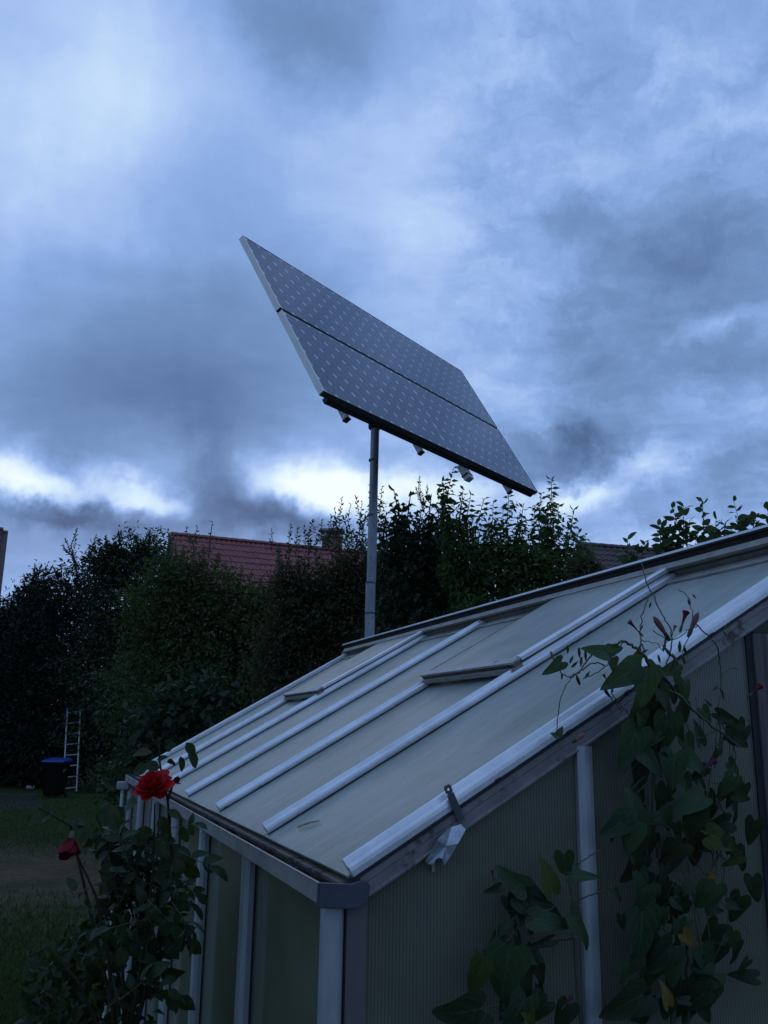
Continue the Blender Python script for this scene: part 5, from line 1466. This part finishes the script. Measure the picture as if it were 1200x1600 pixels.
STEMS2 = [([(912, 1640, .03), (903, 1560, .035), (897, 1480, .035), (894, 1430, .035), (893, 1395, .035), (886, 1375, .04)], .0026, .0012),
          ([(896, 1400, .04), (880, 1408, .05), (862, 1418, .06), (840, 1432, .06)], .0014, .0010),
          ([(955, 1385, .04), (925, 1398, .05), (900, 1408, .04)], .0012, .0012),
          ([(898, 1466, .04), (870, 1470, .06), (838, 1478, .06)], .0012, .0012),
          ([(775, 1480, .05), (778, 1430, .05), (774, 1385, .05), (770, 1366, .05)], .0010, .0007),
          ([(780, 1490, .05), (797, 1465, .05), (815, 1440, .05), (826, 1410, .05)], .0015, .0010),
          ([(900, 1350, .05), (915, 1342, .06), (940, 1325, .06), (955, 1310, .05)], .0010, .0008),
          ([(800, 1560, .05), (812, 1580, .06), (820, 1600, .05), (850, 1640, .04)], .0015, .0014),
          ([(755, 1600, .06), (762, 1575, .06), (780, 1570, .06)], .0012, .0010)]
for par, pb, lst in ((vine, vbase, STEMS), (vin2, vb2, STEMS2)):
    b = MB()
    for pts, r0, r1 in lst:
        sm = smooth([vpt(*p) - pb for p in pts], 6)
        sm = [p + rng.normal(size=3) * 0.0008 for p in sm]
        b.tube(sm, list(np.linspace(r0, r1, len(sm))), 6)
    b.tube([np.array([0, 0, 0.0]), vpt(*lst[0][0][0]) - pb], [0.008, lst[0][1]], 6)
    b.build('stem', 'stem_green', par, smooth=True)


# flower buds and trumpets
def flower(par, pb, x0, y0, x1, y1, off, mat, flare, label, fat=1.0):
    p0 = vpt(x0, y0, off) - pb; p1 = vpt(x1, y1, off) - pb
    ln_ = np.linalg.norm(p1 - p0); r_ = ln_ * 0.13 * fat
    ts = [0, 0.15, 0.35, 0.6, 0.8, 0.92, 1.0]
    rr = [0.35, 0.55, 0.8, 1.0, 0.9, 0.55, 0.12] if not flare else [0.30, 0.40, 0.55, 0.8, 1.15, 1.7, 2.0]
    b = MB().tube([p0 + (p1 - p0) * t for t in ts], [r_ * q for q in rr], 9)
    o = b.build('flower_bud' if not flare else 'flower', mat, par, smooth=True); o['label'] = label
    ax_ = unit(p1 - p0)
    MB().tube([p0 - ax_ * ln_ * 0.22, p0 - ax_ * ln_ * 0.05, p0 + ax_ * ln_ * 0.16], [r_ * 0.5, r_ * 0.75, r_ * 0.62], 7).build('sepal', 'sepal', o, smooth=True)
    return o


flower(vine, vbase, 1042, 994, 1021, 963, .12, 'bud_pink', 0, 'long pointed pink bud')
flower(vine, vbase, 1078, 988, 1091, 957, .12, 'bud_pink', 0, 'long pointed pink bud')
flower(vine, vbase, 1064, 982, 1072, 956, .125, 'petal_crimson', 1, 'crimson closing trumpet flower', 0.8)
flower(vine, vbase, 1001, 990, 983, 971, .12, 'bud_purple', 1, 'small mauve closed trumpet', 0.6)
flower(vine, vbase, 1050, 992, 1055, 978, .12, 'bud_pink', 1, 'pale pink half open flower', 0.7)
flower(vine, vbase, 866, 1032, 860, 1017, .12, 'bud_pink', 0, 'small pale pink bud')
flower(vine, vbase, 950, 1066, 943, 1054, .12, 'bud_purple', 1, 'mauve closed trumpet', 0.8)
flower(vine, vbase, 898, 1158, 914, 1146, .055, 'bud_pink', 0, 'dull pink bud lying on the barge board', 1.2)
flower(vine, vbase, 1094, 1206, 1116, 1188, .08, 'bud_purple', 1, 'purple trumpet flower', 0.75)
flower(vine, vbase, 1172, 1086, 1188, 1072, .08, 'petal_crimson', 1, 'small crimson trumpet flower', 0.8)
flower(vine, vbase, 1118, 1186, 1123, 1168, .05, 'bud_purple', 0, 'faint purple bud')
flower(vin2, vb2, 771, 1374, 769, 1360, .06, 'petal_crimson', 1, 'small crimson bud', 0.8)
flower(vin2, vb2, 880, 1574, 893, 1558, .06, 'bud_purple', 1, 'small purple flower', 0.9)
# seed pods and bracts in the clusters
for (x, y, s_) in ((905, 1020, 14), (898, 1038, 12), (908, 1034, 14), (915, 1025, 14), (903, 1062, 16), (918, 1054, 12), (887, 1015, 12), (878, 1056, 10), (893, 1030, 12), (1045, 1020, 16), (1055, 1030, 18), (1062, 1010, 16), (1038, 1010, 14), (1070, 1015, 14), (1050, 1040, 16), (1030, 1030, 12), (1040, 1000, 12), (1068, 1030, 14), (1060, 1045, 14), (948, 1082, 16), (956, 1074, 14), (970, 1092, 16),
                (1107, 1098, 14), (1118, 1075, 12), (1130, 1088, 12), (1128, 1080, 12), (1135, 978, 10), (1133, 990, 10), (1000, 1010, 10), (1007, 1018, 12), (1003, 980, 8), (1076, 940, 10), (1085, 932, 8), (1016, 945, 9)):
    c = vpt(x, y, .12 if y < 1065 else .07) - vbase; k_ = 1.75 / FPX * s_
    d = unit(np.array([rng.normal() * 0.6, rng.normal() * 0.4, 1.0])) * (1 if rng.random() < 0.6 else -1)
    MB().tube([c - d * k_ * 0.5, c, c + d * k_ * 0.5], [k_ * 0.10, k_ * 0.17, k_ * 0.04], 6).build('seed_pod', 'sepal', vine, smooth=True)

# a dry straw that blew onto the roof
p0_ = np.array(rf(0.47, 0.05, -0.0225)); p1_ = np.array(rf(0.41, 0.085, -0.0225))
stw = thing('dry_straw', 'short dry straw lying on the roof pane near the gutter', 'straw', GB + V2 * p0_[0] + U2 * p0_[1] + np.array([0, 0, p0_[2]]), rz=TH)
MB().tube([(0, 0, 0.001), tuple((p1_ - p0_) * 0.5 + [0, 0, 0.003]), tuple(p1_ - p0_ + [0, 0, 0.001])], [0.0025, 0.003, 0.0015], 6).build('stalk', 'straw', stw, smooth=True)
